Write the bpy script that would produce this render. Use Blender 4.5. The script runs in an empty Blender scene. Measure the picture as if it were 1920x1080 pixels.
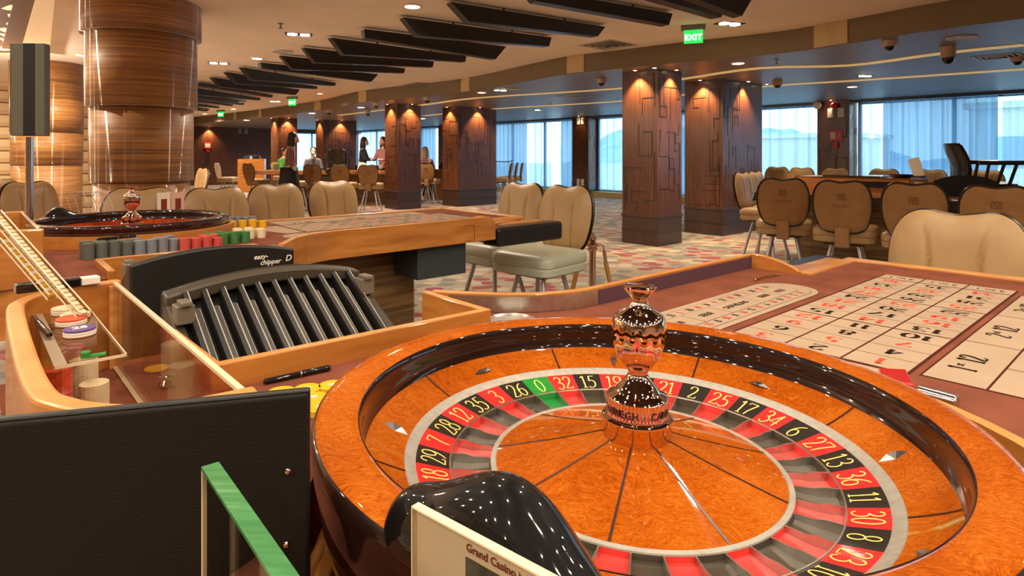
import bpy, bmesh, math, random
from mathutils import Vector, Matrix, geometry
PI = math.pi
R = math.radians
S = bpy.context.scene
C = S.collection
rnd = random.Random(7)

# ------------------------------------------------------------------ camera
FPX, HY, EYE = 1150.0, 291.0, 1.25
cam = bpy.data.cameras.new('camera')
cam.sensor_width = 36
cam.lens = FPX / 1920 * 36
cam.shift_y = (HY - 540) / 1920
cam.clip_start = 0.02
cam.clip_end = 400
co = bpy.data.objects.new('camera', cam)
C.objects.link(co)
co.location = (0, 0, EYE)
co.rotation_euler = (PI / 2, 0, 0)
S.camera = co


def atz(x, y, z):
    Y = FPX * (EYE - z) / (y - HY)
    return Vector(((x - 960) / FPX * Y, Y, z))


def aty(x, y, Y):
    return Vector(((x - 960) / FPX * Y, Y, EYE - (y - HY) / FPX * Y))


# table frame: u runs along the tables, v across them (towards the players of the near table)
TH = 0.72873
OX, OY = 0.49966, 1.40026
E1 = Vector((math.cos(TH), math.sin(TH), 0))
E2 = Vector((math.sin(TH), -math.cos(TH), 0))
ZF = 0.8441


def W(u, v, z=ZF):
    return Vector((OX, OY, 0)) + E1 * u + E2 * v + Vector((0, 0, z))


# ------------------------------------------------------------------ materials
def lin(c):
    def f(s):
        s = s / 255
        return s / 12.92 if s <= 0.04045 else ((s + 0.055) / 1.055) ** 2.4
    return (f(c[0]), f(c[1]), f(c[2]), 1)


class NT:
    def __init__(self, name):
        self.m = bpy.data.materials.new(name)
        self.m.use_nodes = True
        self.t = self.m.node_tree
        self.b = self.t.nodes['Principled BSDF']
        self.out = self.t.nodes['Material Output']

    def n(self, typ, **kw):
        nd = self.t.nodes.new(typ)
        for k, v in kw.items():
            if k.startswith('_'):
                setattr(nd, k[1:], v)
            else:
                nd.inputs[k].default_value = v
        return nd

    def l(self, a, b):
        self.t.links.new(a, b)

    def set(self, **kw):
        for k, v in kw.items():
            self.b.inputs[k.replace('_', ' ')].default_value = v
        return self

    def coords(self, scale=(1, 1, 1), kind='Object', rot=(0, 0, 0)):
        tc = self.n('ShaderNodeTexCoord')
        mp = self.n('ShaderNodeMapping')
        mp.inputs['Scale'].default_value = scale
        mp.inputs['Rotation'].default_value = rot
        self.l(tc.outputs[kind], mp.inputs['Vector'])
        return mp.outputs['Vector']

    def ramp(self, fac, stops, interp='LINEAR'):
        r = self.n('ShaderNodeValToRGB')
        r.color_ramp.interpolation = interp
        e = r.color_ramp.elements
        while len(e) < len(stops):
            e.new(0.5)
        for el, (p, c) in zip(e, stops):
            el.position = p
            el.color = lin(c)
        self.l(fac, r.inputs['Fac'])
        return r.outputs['Color']

    def noise(self, vec, scale, detail=4, rough=0.55, dist=0.0):
        nd = self.n('ShaderNodeTexNoise', Scale=scale, Detail=detail, Roughness=rough, Distortion=dist)
        self.l(vec, nd.inputs['Vector'])
        return nd.outputs['Fac']

    def bump(self, h, strength=0.2, dist=0.002):
        b = self.n('ShaderNodeBump', Strength=strength, Distance=dist)
        self.l(h, b.inputs['Height'])
        self.l(b.outputs['Normal'], self.b.inputs['Normal'])


MATS = {}


def plain(name, col, rough=0.5, metal=0.0, coat=0.0, spec=0.5, var=0.0, vscale=30, bump=0.0, bscale=200, emit=None, es=0, stretch=(1, 1, 1)):
    if name in MATS:
        return MATS[name]
    t = NT(name)
    t.set(Base_Color=lin(col), Roughness=rough, Metallic=metal, Coat_Weight=coat, Coat_Roughness=0.05)
    t.b.inputs['Specular IOR Level'].default_value = spec
    if var:
        v = t.coords(stretch)
        f = t.noise(v, vscale)
        a = tuple(max(0, c * (1 - var)) for c in col)
        b = tuple(min(255, c * (1 + var)) for c in col)
        t.l(t.ramp(f, [(0.3, a), (0.7, b)]), t.b.inputs['Base Color'])
    if bump:
        v = t.coords(stretch)
        t.bump(t.noise(v, bscale, 2), bump)
    if emit:
        t.b.inputs['Emission Color'].default_value = lin(emit)
        t.b.inputs['Emission Strength'].default_value = es
    MATS[name] = t.m
    return t.m


def wood(name, dark, mid, light, scale=(1.2, 14, 14), nscale=3.0, rough=0.35, coat=0.3, dist=0.6):
    t = NT(name)
    v = t.coords(scale)
    f = t.noise(v, nscale, 6, 0.6, dist)
    t.l(t.ramp(f, [(0.25, dark), (0.5, mid), (0.75, light)]), t.b.inputs['Base Color'])
    t.set(Roughness=rough, Coat_Weight=coat, Coat_Roughness=0.08)
    MATS[name] = t.m
    return t.m


def burl(name, dark, mid, light, rough=0.22):
    # lacquered burl veneer: wavy flame figure
    t = NT(name)
    v = t.coords((1, 1, 1))
    warp = t.n('ShaderNodeTexNoise', Scale=9.0, Detail=3.0)
    t.l(v, warp.inputs['Vector'])
    mx = t.n('ShaderNodeMixRGB', _blend_type='LINEAR_LIGHT', Fac=0.06)
    t.l(v, mx.inputs[1])
    t.l(warp.outputs['Color'], mx.inputs[2])
    mp = t.n('ShaderNodeMapping')
    mp.inputs['Scale'].default_value = (52, 165, 80)
    mp.inputs['Rotation'].default_value = (0, 0, R(20))
    t.l(mx.outputs[0], mp.inputs['Vector'])
    f = t.noise(mp.outputs['Vector'], 1.6, 5, 0.62, 1.6)
    big = t.noise(v, 7, 3)
    ad = t.n('ShaderNodeMath', _operation='MULTIPLY_ADD')
    t.l(big, ad.inputs[0])
    ad.inputs[1].default_value = 0.5
    t.l(f, ad.inputs[2])
    sb = t.n('ShaderNodeMath', _operation='SUBTRACT')
    t.l(ad.outputs[0], sb.inputs[0])
    sb.inputs[1].default_value = 0.25
    t.l(t.ramp(sb.outputs[0], [(0.3, dark), (0.5, mid), (0.72, light)]), t.b.inputs['Base Color'])
    t.set(Roughness=0.5, Coat_Weight=0.75, Coat_Roughness=0.025)
    t.b.inputs['Specular IOR Level'].default_value = 0.0
    MATS[name] = t.m
    return t.m


m_maple = wood('maple_wood', (154, 90, 33), (182, 113, 47), (203, 136, 65), scale=(2, 2, 12), nscale=2.0, dist=0.4)
m_maple_edge = wood('maple_edge', (184, 116, 54), (206, 142, 76), (222, 162, 96), scale=(3, 3, 40), nscale=2.0)
m_burl = burl('burl_veneer', (140, 60, 9), (170, 82, 17), (194, 110, 34))
m_burl_red = burl('burl_veneer_red', (110, 30, 8), (160, 52, 16), (190, 76, 30))
m_lacquer = plain('black_lacquer', (30, 12, 6), rough=0.4, coat=1.0, spec=.1)
m_mahog = plain('dark_mahogany_lacquer', (44, 12, 8), rough=0.4, spec=.1, coat=1.0, var=0.3, vscale=20)
m_inlay = plain('dark_inlay', (58, 26, 6), rough=0.3)
m_silver = plain('brushed_silver', (205, 198, 188), rough=0.32, metal=1.0, var=0.06, vscale=60)
m_silverband = plain('satin_silver_band', (172, 165, 154), rough=0.5, metal=0.35, var=0.06, vscale=90)
m_chrome = plain('chrome_warm_reflection', (232, 206, 184), rough=0.025, metal=1.0)  # plain chrome, warm room reflections put into its colour
m_steel = plain('polished_steel', (205, 200, 200), rough=0.18, metal=1.0)
m_leg = plain('bright_steel_leg', (186, 182, 184), rough=0.3, metal=0.5)
m_seatlit = plain('seat_vinyl_window_tint', (190, 194, 172), rough=0.4, bump=0.12, bscale=260)  # window light on the seats put into their colour
m_darksteel = plain('dark_gunmetal', (80, 72, 62), rough=0.3, metal=1.0)
m_red = plain('pocket_red', (214, 34, 34), rough=0.35, coat=0.4)
m_blk = plain('pocket_black', (26, 20, 16), rough=0.35, coat=0.4)
m_grn = plain('pocket_green', (10, 140, 44), rough=0.35, coat=0.4)
m_pred = plain('pocket_floor_red', (218, 58, 52), rough=0.3, coat=0.5)
m_pblk = plain('pocket_floor_black', (70, 62, 50), rough=0.25, coat=0.6)
m_pgrn = plain('pocket_floor_green', (20, 140, 50), rough=0.3, coat=0.5)
m_gold = plain('numeral_gold', (238, 208, 116), rough=0.4)
m_felt = plain('burgundy_felt', (126, 72, 54), rough=0.95, spec=0.1, var=0.12, vscale=7, bump=0.15, bscale=900)
m_lay = plain('layout_cream', (176, 151, 127), rough=0.9, spec=0.1, var=0.03, vscale=8)
m_layblk = plain('layout_black', (40, 26, 18), rough=0.9, spec=0.1)
m_layred = plain('layout_red', (214, 78, 58), rough=0.9, spec=0.1)
m_layline = plain('layout_line', (76, 34, 26), rough=0.9, spec=0.1)
m_padblk = plain('black_padded_leather', (26, 22, 20), rough=0.35, coat=0.2, bump=0.2, bscale=300)
m_blkplastic = plain('black_plastic', (24, 20, 16), rough=0.42, var=0.1, vscale=300, bump=0.1, bscale=800)
m_greyplastic = plain('charcoal_plastic', (62, 54, 44), rough=0.4, bump=0.1, bscale=800)
m_slat = plain('rack_slat', (72, 62, 48), rough=0.25, metal=0.55)
m_leatherette = plain('black_leatherette', (24, 18, 11), rough=0.7, spec=.2, bump=0.5, bscale=350, stretch=(1, 1, 3))
m_glossblk = plain('gloss_black', (12, 10, 8), rough=0.4, coat=1.0, spec=.1)
m_white = plain('white_paper', (236, 222, 204), rough=0.8)
m_print = plain('printed_brown', (130, 44, 26), rough=0.8)
m_cream = plain('cream_leather', (168, 134, 90), rough=0.42, bump=0.12, bscale=260, var=0.04, vscale=9)
m_fabric = plain('tan_back_fabric', (150, 106, 60), rough=0.7, bump=0.2, bscale=420, var=0.05, vscale=14)
m_fabricdk = plain('tan_emblem_stitch', (112, 80, 46), rough=0.7)
m_blkleather = plain('black_leather', (24, 24, 26), rough=0.3, coat=0.3)
m_ceil = plain('ceiling_paint', (250, 236, 220), rough=0.9, spec=0.1, var=0.02, vscale=2)
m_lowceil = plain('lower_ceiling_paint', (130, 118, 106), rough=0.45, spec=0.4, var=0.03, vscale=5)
m_soffit = plain('soffit_taupe', (132, 116, 94), rough=0.8, spec=0.2)
m_soffit_lt = plain('soffit_gold_panel', (204, 180, 134), rough=0.7, spec=0.2)
m_cove = plain('cove_strip_lit', (238, 212, 150), rough=0.7, emit=(255, 214, 140), es=0.12)  # yellow cove lighting put into the strip colour and emission
m_beam = plain('dark_ceiling_fin', (19, 14, 11), rough=0.45, coat=0.1)
m_lamp = plain('lamp_glow', (255, 240, 215), rough=0.5, emit=(255, 240, 210), es=14)
m_lampring = plain('lamp_ring_white', (226, 218, 206), rough=0.5)
m_green = plain('exit_green', (20, 170, 60), rough=0.4, emit=(40, 220, 90), es=0.5)
m_exitwhite = plain('exit_letters', (220, 255, 220), rough=0.5, emit=(220, 255, 225), es=0.9)
m_grey = plain('grey_plastic', (130, 126, 122), rough=0.5)
m_redsig = plain('signal_red', (205, 30, 26), rough=0.4)
m_vent = plain('vent_white', (200, 196, 190), rough=0.5)
m_dark = plain('dark_void', (12, 10, 9), rough=0.8)
m_yellow = plain('chip_yellow', (234, 178, 22), rough=0.45, coat=0.2)
m_chipw = plain('chip_cream', (226, 208, 170), rough=0.5)
m_chipg = plain('chip_green', (70, 122, 66), rough=0.5)
m_chipr = plain('chip_red', (196, 78, 66), rough=0.5)
m_chipb = plain('chip_bluegrey', (128, 130, 138), rough=0.5)
m_chipk = plain('chip_darkgrey', (96, 98, 90), rough=0.5)
m_purple = plain('plaque_purple', (92, 66, 128), rough=0.4, coat=0.3)
m_orange = plain('plaque_orange', (220, 84, 44), rough=0.4, coat=0.3)
m_walnutbase = plain('walnut_plinth', (62, 38, 26), rough=0.4, coat=0.3, var=0.15, vscale=6, stretch=(6, 6, 1))
m_rope = plain('gold_rope', (190, 140, 70), rough=0.7, bump=0.6, bscale=120)
m_skin = plain('skin', (206, 158, 126), rough=0.6)
m_hair = plain('dark_hair', (30, 22, 18), rough=0.5)
m_blond = plain('blond_hair', (176, 140, 90), rough=0.5)


def walnut():
    t = NT('walnut_panel')
    v = t.coords((16, 16, 1.0))
    f = t.noise(v, 2.2, 5, 0.6, 0.5)
    t.l(t.ramp(f, [(0.3, (70, 37, 19)), (0.55, (97, 54, 28)), (0.75, (118, 71, 39))]), t.b.inputs['Base Color'])
    t.set(Roughness=0.42, Coat_Weight=0.3, Coat_Roughness=0.25)
    t.b.inputs['Specular IOR Level'].default_value = 0.3
    MATS['walnut'] = t.m
    return t.m


m_walnut = walnut()
m_groove = plain('walnut_groove', (40, 20, 12), rough=0.5)


def zebrano(name, a, b, c, d, rough, coat, sc=22):
    t = NT(name)
    v = t.coords((0.7, 0.7, sc))
    f = t.noise(v, 1.5, 6, 0.7, 0.4)
    t.l(t.ramp(f, [(0.28, a), (0.45, b), (0.58, c), (0.75, d)]), t.b.inputs['Base Color'])
    t.set(Roughness=rough, Coat_Weight=coat, Coat_Roughness=0.04)
    if coat > 0.5:
        # film-wrapped veneer: highlights drawn out vertically by the fine horizontal ridges
        t.set(Coat_Weight=0.0, Roughness=0.5)
        an = t.n('ShaderNodeBsdfAnisotropic', Roughness=0.28, Anisotropy=0.92, Rotation=0.0)
        tg = t.n('ShaderNodeTangent')
        tg.direction_type = 'RADIAL'
        tg.axis = 'Z'
        t.l(tg.outputs[0], an.inputs['Tangent'])
        an.inputs['Color'].default_value = (1, .97, .93, 1)
        w = t.coords((3, 3, 70))
        bp = t.n('ShaderNodeBump', Strength=0.25, Distance=0.002)
        t.l(t.noise(w, 1.0, 2), bp.inputs['Height'])
        t.l(bp.outputs[0], an.inputs['Normal'])
        lw = t.n('ShaderNodeLayerWeight')
        lw.inputs['Blend'].default_value = 0.25
        ad = t.n('ShaderNodeMath', _operation='MULTIPLY_ADD')
        t.l(lw.outputs['Fresnel'], ad.inputs[0])
        ad.inputs[1].default_value = 0.8
        ad.inputs[2].default_value = 0.05
        mx = t.n('ShaderNodeMixShader')
        t.l(ad.outputs[0], mx.inputs[0])
        t.l(t.b.outputs[0], mx.inputs[1])
        t.l(an.outputs[0], mx.inputs[2])
        t.l(mx.outputs[0], t.out.inputs['Surface'])
    return t.m


m_zebra = zebrano('zebrano_column', (92, 54, 22), (142, 92, 42), (176, 122, 62), (204, 154, 92), 0.35, 0.9, 44)
m_zebradk = zebrano('zebrano_pedestal', (66, 46, 26), (104, 74, 40), (142, 106, 60), (172, 132, 80), 0.45, 0.2, 26)


def carpet():
    t = NT('patterned_carpet')
    v = t.coords((5.0, 6.0, 1), rot=(0, 0, R(-20)))
    vo = t.n('ShaderNodeTexVoronoi', Scale=1.0, Randomness=0.75)
    vo.voronoi_dimensions = '2D'
    t.l(v, vo.inputs['Vector'])
    wn = t.n('ShaderNodeTexWhiteNoise')
    wn.noise_dimensions = '3D'
    t.l(vo.outputs['Position'], wn.inputs['Vector'])
    cols = t.ramp(wn.outputs['Value'], [(0.0, (136, 48, 50)), (0.2, (172, 158, 136)), (0.42, (112, 106, 94)), (0.62, (154, 128, 100)), (0.76, (154, 78, 76)), (0.86, (112, 110, 102))], 'CONSTANT')
    lt = t.n('ShaderNodeMath', _operation='LESS_THAN')
    t.l(vo.outputs['Distance'], lt.inputs[0])
    lt.inputs[1].default_value = 0.44
    base = t.ramp(t.noise(v, 0.6, 2), [(0.35, (138, 130, 110)), (0.65, (156, 142, 120))])
    mx = t.n('ShaderNodeMixRGB')
    t.l(lt.outputs[0], mx.inputs[0])
    t.l(base, mx.inputs[1])
    t.l(cols, mx.inputs[2])
    t.l(mx.outputs[0], t.b.inputs['Base Color'])
    t.set(Roughness=0.95)
    t.b.inputs['Specular IOR Level'].default_value = 0.1
    t.b.inputs['Sheen Weight'].default_value = 0.2
    return t.m


m_carpet = carpet()


def clear(name, tint=(245, 245, 240), refl=0.12, edge=0.0):
    # thin clear sheet: see-through with a sharp surface reflection
    t = NT(name)
    t.t.nodes.remove(t.b)
    tr = t.n('ShaderNodeBsdfTransparent')
    tr.inputs['Color'].default_value = lin(tint)
    gl = t.n('ShaderNodeBsdfGlossy')
    gl.inputs['Roughness'].default_value = 0.03
    lw = t.n('ShaderNodeLayerWeight')
    lw.inputs['Blend'].default_value = 0.5
    pw = t.n('ShaderNodeMath', _operation='POWER')
    t.l(lw.outputs['Facing'], pw.inputs[0])
    pw.inputs[1].default_value = 4.0
    ma = t.n('ShaderNodeMath', _operation='MULTIPLY_ADD')
    t.l(pw.outputs[0], ma.inputs[0])
    ma.inputs[1].default_value = 0.55
    ma.inputs[2].default_value = refl
    mx = t.n('ShaderNodeMixShader')
    t.l(ma.outputs[0], mx.inputs[0])
    t.l(tr.outputs[0], mx.inputs[1])
    t.l(gl.outputs[0], mx.inputs[2])
    t.l(mx.outputs[0], t.out.inputs['Surface'])
    return t.m


m_acryl = clear('clear_acrylic', (244, 240, 232), 0.05)
m_pane = clear('window_glass', (225, 240, 245), 0.05)
m_acedge = plain('acrylic_edge', (236, 214, 180), rough=0.25, coat=0.5)


def glassgreen():
    t = NT('green_glass_edge')
    v = t.coords((8, 60, 8))
    f = t.noise(v, 2, 3, 0.5, 1.0)
    t.l(t.ramp(f, [(0.35, (50, 118, 66)), (0.6, (70, 136, 80)), (0.85, (128, 166, 126))]), t.b.inputs['Base Color'])
    t.set(Roughness=0.3, Coat_Weight=0.6)
    return t.m


m_gedge = glassgreen()


def sheer():
    t = NT('sheer_curtain')
    t.t.nodes.remove(t.b)
    tr = t.n('ShaderNodeBsdfTransparent')
    tr.inputs['Color'].default_value = (0.86, 0.94, 1, 1)
    tl = t.n('ShaderNodeBsdfTranslucent')
    tl.inputs['Color'].default_value = lin((178, 206, 232))
    df = t.n('ShaderNodeBsdfDiffuse')
    df.inputs['Color'].default_value = lin((190, 208, 226))
    m1 = t.n('ShaderNodeMixShader')
    m1.inputs[0].default_value = 0.3
    t.l(tl.outputs[0], m1.inputs[1])
    t.l(df.outputs[0], m1.inputs[2])
    m2 = t.n('ShaderNodeMixShader')
    lw = t.n('ShaderNodeLayerWeight')
    lw.inputs['Blend'].default_value = 0.5
    mr = t.n('ShaderNodeMapRange')
    t.l(lw.outputs['Facing'], mr.inputs[0])
    mr.inputs[1].default_value = 0.0
    mr.inputs[2].default_value = 0.9
    mr.inputs[3].default_value = 0.45
    mr.inputs[4].default_value = 0.98
    t.l(mr.outputs[0], m2.inputs[0])
    t.l(tr.outputs[0], m2.inputs[1])
    t.l(m1.outputs[0], m2.inputs[2])
    t.l(m2.outputs[0], t.out.inputs['Surface'])
    return t.m


m_sheer = sheer()


# ------------------------------------------------------------------ mesh builder
class MB:
    def __init__(self):
        self.v, self.f, self.m, self.s = [], [], [], []

    def add(self, vs, fs, mi=0, sm=False, M=None):
        o = len(self.v)
        for p in vs:
            p = Vector(p)
            self.v.append(M @ p if M else p)
        for k, f in enumerate(fs):
            self.f.append([o + i for i in f])
            self.m.append(mi[k] if isinstance(mi, (list, tuple)) else mi)
            self.s.append(sm)
        return self

    def box(self, x0, x1, y0, y1, z0, z1, mi=0, M=None):
        vs = [(x0, y0, z0), (x1, y0, z0), (x1, y1, z0), (x0, y1, z0), (x0, y0, z1), (x1, y0, z1), (x1, y1, z1), (x0, y1, z1)]
        fs = [(3, 2, 1, 0), (4, 5, 6, 7), (0, 1, 5, 4), (1, 2, 6, 5), (2, 3, 7, 6), (3, 0, 4, 7)]
        return self.add(vs, fs, mi, False, M)

    def hexa(self, p, mi=0):   # 8 corners: bottom loop then top loop
        fs = [(3, 2, 1, 0), (4, 5, 6, 7), (0, 1, 5, 4), (1, 2, 6, 5), (2, 3, 7, 6), (3, 0, 4, 7)]
        return self.add(p, fs, mi)

    def prism(self, poly, z0, z1, mi=0, top=None, M=None, sm=False):
        n = len(poly)
        vs = [(p[0], p[1], z0) for p in poly] + [(p[0], p[1], z1) for p in poly]
        self.add(vs, [(i, (i + 1) % n, n + (i + 1) % n, n + i) for i in range(n)], mi, sm, M)
        self.add(vs[:n], [tuple(range(n - 1, -1, -1))], mi, False, M)
        self.add(vs[n:], [tuple(range(n))], mi if top is None else top, False, M)
        return self

    def lathe(self, prof, n=48, mi=0, sm=True, M=None, mod=None, a0=0.0, a1=2 * PI):
        full = abs(a1 - a0 - 2 * PI) < 1e-6
        k = n if full else n + 1
        vs = []
        for (r, z) in prof:
            for i in range(k):
                a = a0 + (a1 - a0) * i / n
                rr = r + (mod(r, z, a) if mod else 0)
                vs.append((rr * math.cos(a), rr * math.sin(a), z))
        fs, ms = [], []
        for j in range(len(prof) - 1):
            for i in range(n):
                i2 = (i + 1) % k
                fs.append((j * k + i, j * k + i2, (j + 1) * k + i2, (j + 1) * k + i))
                ms.append(mi[j] if isinstance(mi, (list, tuple)) else mi)
        return self.add(vs, fs, ms, sm, M)

    def tube(self, pts, r, n=8, mi=0, M=None, closed=False):
        pts = [Vector(p) for p in pts]
        vs, fs = [], []
        N = len(pts)
        up = None
        for i, p in enumerate(pts):
            if closed:
                d = pts[(i + 1) % N] - pts[i - 1]
            else:
                d = pts[min(i + 1, N - 1)] - pts[max(i - 1, 0)]
            d.normalize()
            if up is None:
                up = Vector((0, 0, 1)) if abs(d.z) < 0.9 else Vector((1, 0, 0))
            a = d.cross(up).normalized()
            b = a.cross(d).normalized()
            up = b
            rr = r[i] if isinstance(r, (list, tuple)) else r
            for k in range(n):
                t = 2 * PI * k / n
                vs.append(p + (a * math.cos(t) + b * math.sin(t)) * rr)
        M_ = N if closed else N - 1
        for i in range(M_):
            j = (i + 1) % N
            for k in range(n):
                k2 = (k + 1) % n
                fs.append((i * n + k, i * n + k2, j * n + k2, j * n + k))
        self.add(vs, fs, mi, True, M)
        if not closed:
            self.add(vs[:n], [tuple(range(n - 1, -1, -1))], mi, False, M)
            self.add(vs[-n:], [tuple(range(n))], mi, False, M)
        return self

    def cyl(self, c, r, z0, z1, n=24, mi=0, top=None, M=None):
        poly = [(c[0] + r * math.cos(2 * PI * i / n), c[1] + r * math.sin(2 * PI * i / n)) for i in range(n)]
        return self.prism(poly, z0, z1, mi, top, M, True)

    def ball(self, c, rx, ry=None, rz=None, mi=0, n=16, h=10, M=None):
        ry = ry or rx
        rz = rz or rx
        vs = []
        for j in range(h + 1):
            ph = PI * j / h
            for i in range(n):
                a = 2 * PI * i / n
                vs.append((c[0] + rx * math.sin(ph) * math.cos(a), c[1] + ry * math.sin(ph) * math.sin(a), c[2] + rz * math.cos(ph)))
        fs = []
        for j in range(h):
            for i in range(n):
                i2 = (i + 1) % n
                fs.append((j * n + i, (j + 1) * n + i, (j + 1) * n + i2, j * n + i2))
        return self.add(vs, fs, mi, True, M)

    def wall(self, path, t, z0, z1, mi=0, top=None, closed=False, M=None, sm=False):
        # upright board following a path; thickness to the left of travel
        P = [Vector((p[0], p[1])) for p in path]
        N = len(P)
        off = []
        for i in range(N):
            if closed:
                a, b = P[i] - P[i - 1], P[(i + 1) % N] - P[i]
            else:
                a = P[i] - P[i - 1] if i else P[1] - P[0]
                b = P[i + 1] - P[i] if i < N - 1 else P[-1] - P[-2]
            na = Vector((-a.y, a.x)).normalized()
            nb = Vector((-b.y, b.x)).normalized()
            m = (na + nb).normalized()
            off.append(P[i] + m * (t / max(0.35, m.dot(na))))
        zt = z1 if isinstance(z1, (list, tuple)) else [z1] * N
        vs = [(p.x, p.y, z0) for p in P] + [(p.x, p.y, zt[i]) for i, p in enumerate(P)] + [(p.x, p.y, z0) for p in off] + [(p.x, p.y, zt[i]) for i, p in enumerate(off)]
        fs, ms = [], []
        tm = mi if top is None else top
        for i in range(N if closed else N - 1):
            j = (i + 1) % N
            fs += [(j, i, N + i, N + j), (2 * N + i, 2 * N + j, 3 * N + j, 3 * N + i), (N + i, 3 * N + i, 3 * N + j, N + j), (i, j, 2 * N + j, 2 * N + i)]
            ms += [mi, mi, tm, mi]
        if not closed:
            fs += [(0, 2 * N, 3 * N, N), (N - 1, 2 * N - 1, 4 * N - 1, 3 * N - 1)]
            ms += [mi, mi]
        return self.add(vs, fs, ms, sm, M)

    def build(self, name, mats, parent=None, bevel=0, seg=2, sub=0, loc=None, auto=False):
        me = bpy.data.meshes.new(name)
        me.from_pydata([tuple(p) for p in self.v], [], self.f)
        if not isinstance(mats, (list, tuple)):
            mats = [mats]
        for m in mats:
            me.materials.append(m)
        me.polygons.foreach_set('material_index', self.m)
        me.polygons.foreach_set('use_smooth', self.s)
        me.update()
        bm = bmesh.new()
        bm.from_mesh(me)
        bmesh.ops.remove_doubles(bm, verts=bm.verts, dist=1e-6)
        bmesh.ops.recalc_face_normals(bm, faces=bm.faces)
        bm.to_mesh(me)
        bm.free()
        if any(self.s):
            me.set_sharp_from_angle(angle=R(38))
        o = bpy.data.objects.new(name, me)
        C.objects.link(o)
        if parent:
            o.parent = parent
        if loc is not None:
            o.location = loc
        if bevel:
            md = o.modifiers.new('bevel', 'BEVEL')
            md.width = bevel
            md.segments = seg
            md.limit_method = 'ANGLE'
            md.angle_limit = R(40)
            md.harden_normals = False
        if sub:
            md = o.modifiers.new('sub', 'SUBSURF')
            md.levels = sub
            md.render_levels = sub
        return o


def tag(o, label, cat, group=None):
    o['label'] = label
    o['category'] = cat
    if group:
        o['group'] = group
    return o


def thing(name, label, cat, loc=(0, 0, 0), rz=0, group=None):
    o = bpy.data.objects.new(name, None)
    C.objects.link(o)
    o.location = loc
    o.rotation_euler = (0, 0, rz)
    o.empty_display_size = 0.1
    return tag(o, label, cat, group)


def struct(o):
    o['kind'] = 'structure'
    return o


def dup(root, loc, rz, label=None, group=None, scale=None):
    r = root.copy()
    C.objects.link(r)
    r.location = loc
    r.rotation_euler = (0, 0, rz)
    if scale:
        r.scale = (scale,) * 3
    if label:
        r['label'] = label
    if group:
        r['group'] = group
    for ch in list(root.children):
        c = ch.copy()
        C.objects.link(c)
        c.parent = r
        for g in list(ch.children):
            d = g.copy()
            C.objects.link(d)
            d.parent = c
    return r


def text_geo(s, size=1.0, align='LEFT', bold=0.0, sx=1.0):
    cu = bpy.data.curves.new('t', 'FONT')
    cu.body = s
    cu.size = size
    cu.align_x = align
    cu.offset = bold
    cu.resolution_u = 3
    ob = bpy.data.objects.new('t', cu)
    C.objects.link(ob)
    me = ob.to_mesh()
    vs = [(v.co.x * sx, v.co.y, 0) for v in me.vertices]
    fs = [tuple(p.vertices) for p in me.polygons]
    ob.to_mesh_clear()
    bpy.data.objects.remove(ob)
    bpy.data.curves.remove(cu)
    return vs, fs


# numerals drawn with a broad pen: thick uprights, thin horizontals
DG = {
    '0': [[(.3 + .25 * math.sin(2 * PI * i / 24), .5 + .5 * math.cos(2 * PI * i / 24)) for i in range(25)]],
    '1': [[(.3, 1), (.3, 0)], [(.12, .84), (.3, 1)], [(.14, .015), (.46, .015)]],
    '2': ['c', [(.05, .76), (.1, .92), (.28, 1), (.46, .92), (.5, .75), (.42, .54), (.22, .27), (.03, .03)], [(.03, .03), (.54, .03), (.57, .17)]],
    '3': ['c', [(.06, .86), (.16, .98), (.3, 1), (.44, .9), (.46, .74), (.37, .6), (.22, .54)], [(.22, .54), (.42, .5), (.54, .33), (.5, .13), (.34, .0), (.16, .0), (.04, .12)]],
    '4': [[(.42, 1), (.02, .3), (.6, .3)], [(.42, 1), (.42, 0)]],
    '5': ['c', [(.52, .98), (.18, .98)], [(.18, .98), (.13, .56)], [(.13, .56), (.3, .62), (.48, .52), (.54, .32), (.46, .1), (.28, 0), (.1, .02), (.04, .1)]],
    '6': ['c', [(.52, .98), (.3, .86), (.12, .62), (.05, .34), (.12, .08), (.3, 0), (.48, .08), (.54, .28), (.46, .5), (.3, .57), (.14, .5), (.06, .36)]],
    '7': [[(.04, .84), (.07, .98), (.57, .98)], [(.57, .98), (.4, .6), (.27, .3), (.22, 0)]],
    '8': [[(.3 + .19 * math.sin(2 * PI * i / 20), .76 + .24 * math.cos(2 * PI * i / 20)) for i in range(21)],
          [(.3 + .25 * math.sin(2 * PI * i / 20), .26 + .26 * math.cos(2 * PI * i / 20)) for i in range(21)]],
}
DG['9'] = ['c', [(.6 - x, 1 - y) for x, y in DG['6'][1]]]


def smoothpts(p):
    if len(p) < 4:
        return p
    out = []
    for i in range(len(p) - 1):
        p0, p1, p2, p3 = p[max(i - 1, 0)], p[i], p[i + 1], p[min(i + 2, len(p) - 1)]
        for k in range(3):
            t = k / 3
            out.append(tuple(0.5 * (2 * p1[a] + (p2[a] - p0[a]) * t + (2 * p0[a] - 5 * p1[a] + 4 * p2[a] - p3[a]) * t * t + (3 * p1[a] - p0[a] - 3 * p2[a] + p3[a]) * t ** 3) for a in (0, 1)))
    out.append(p[-1])
    return out


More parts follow.
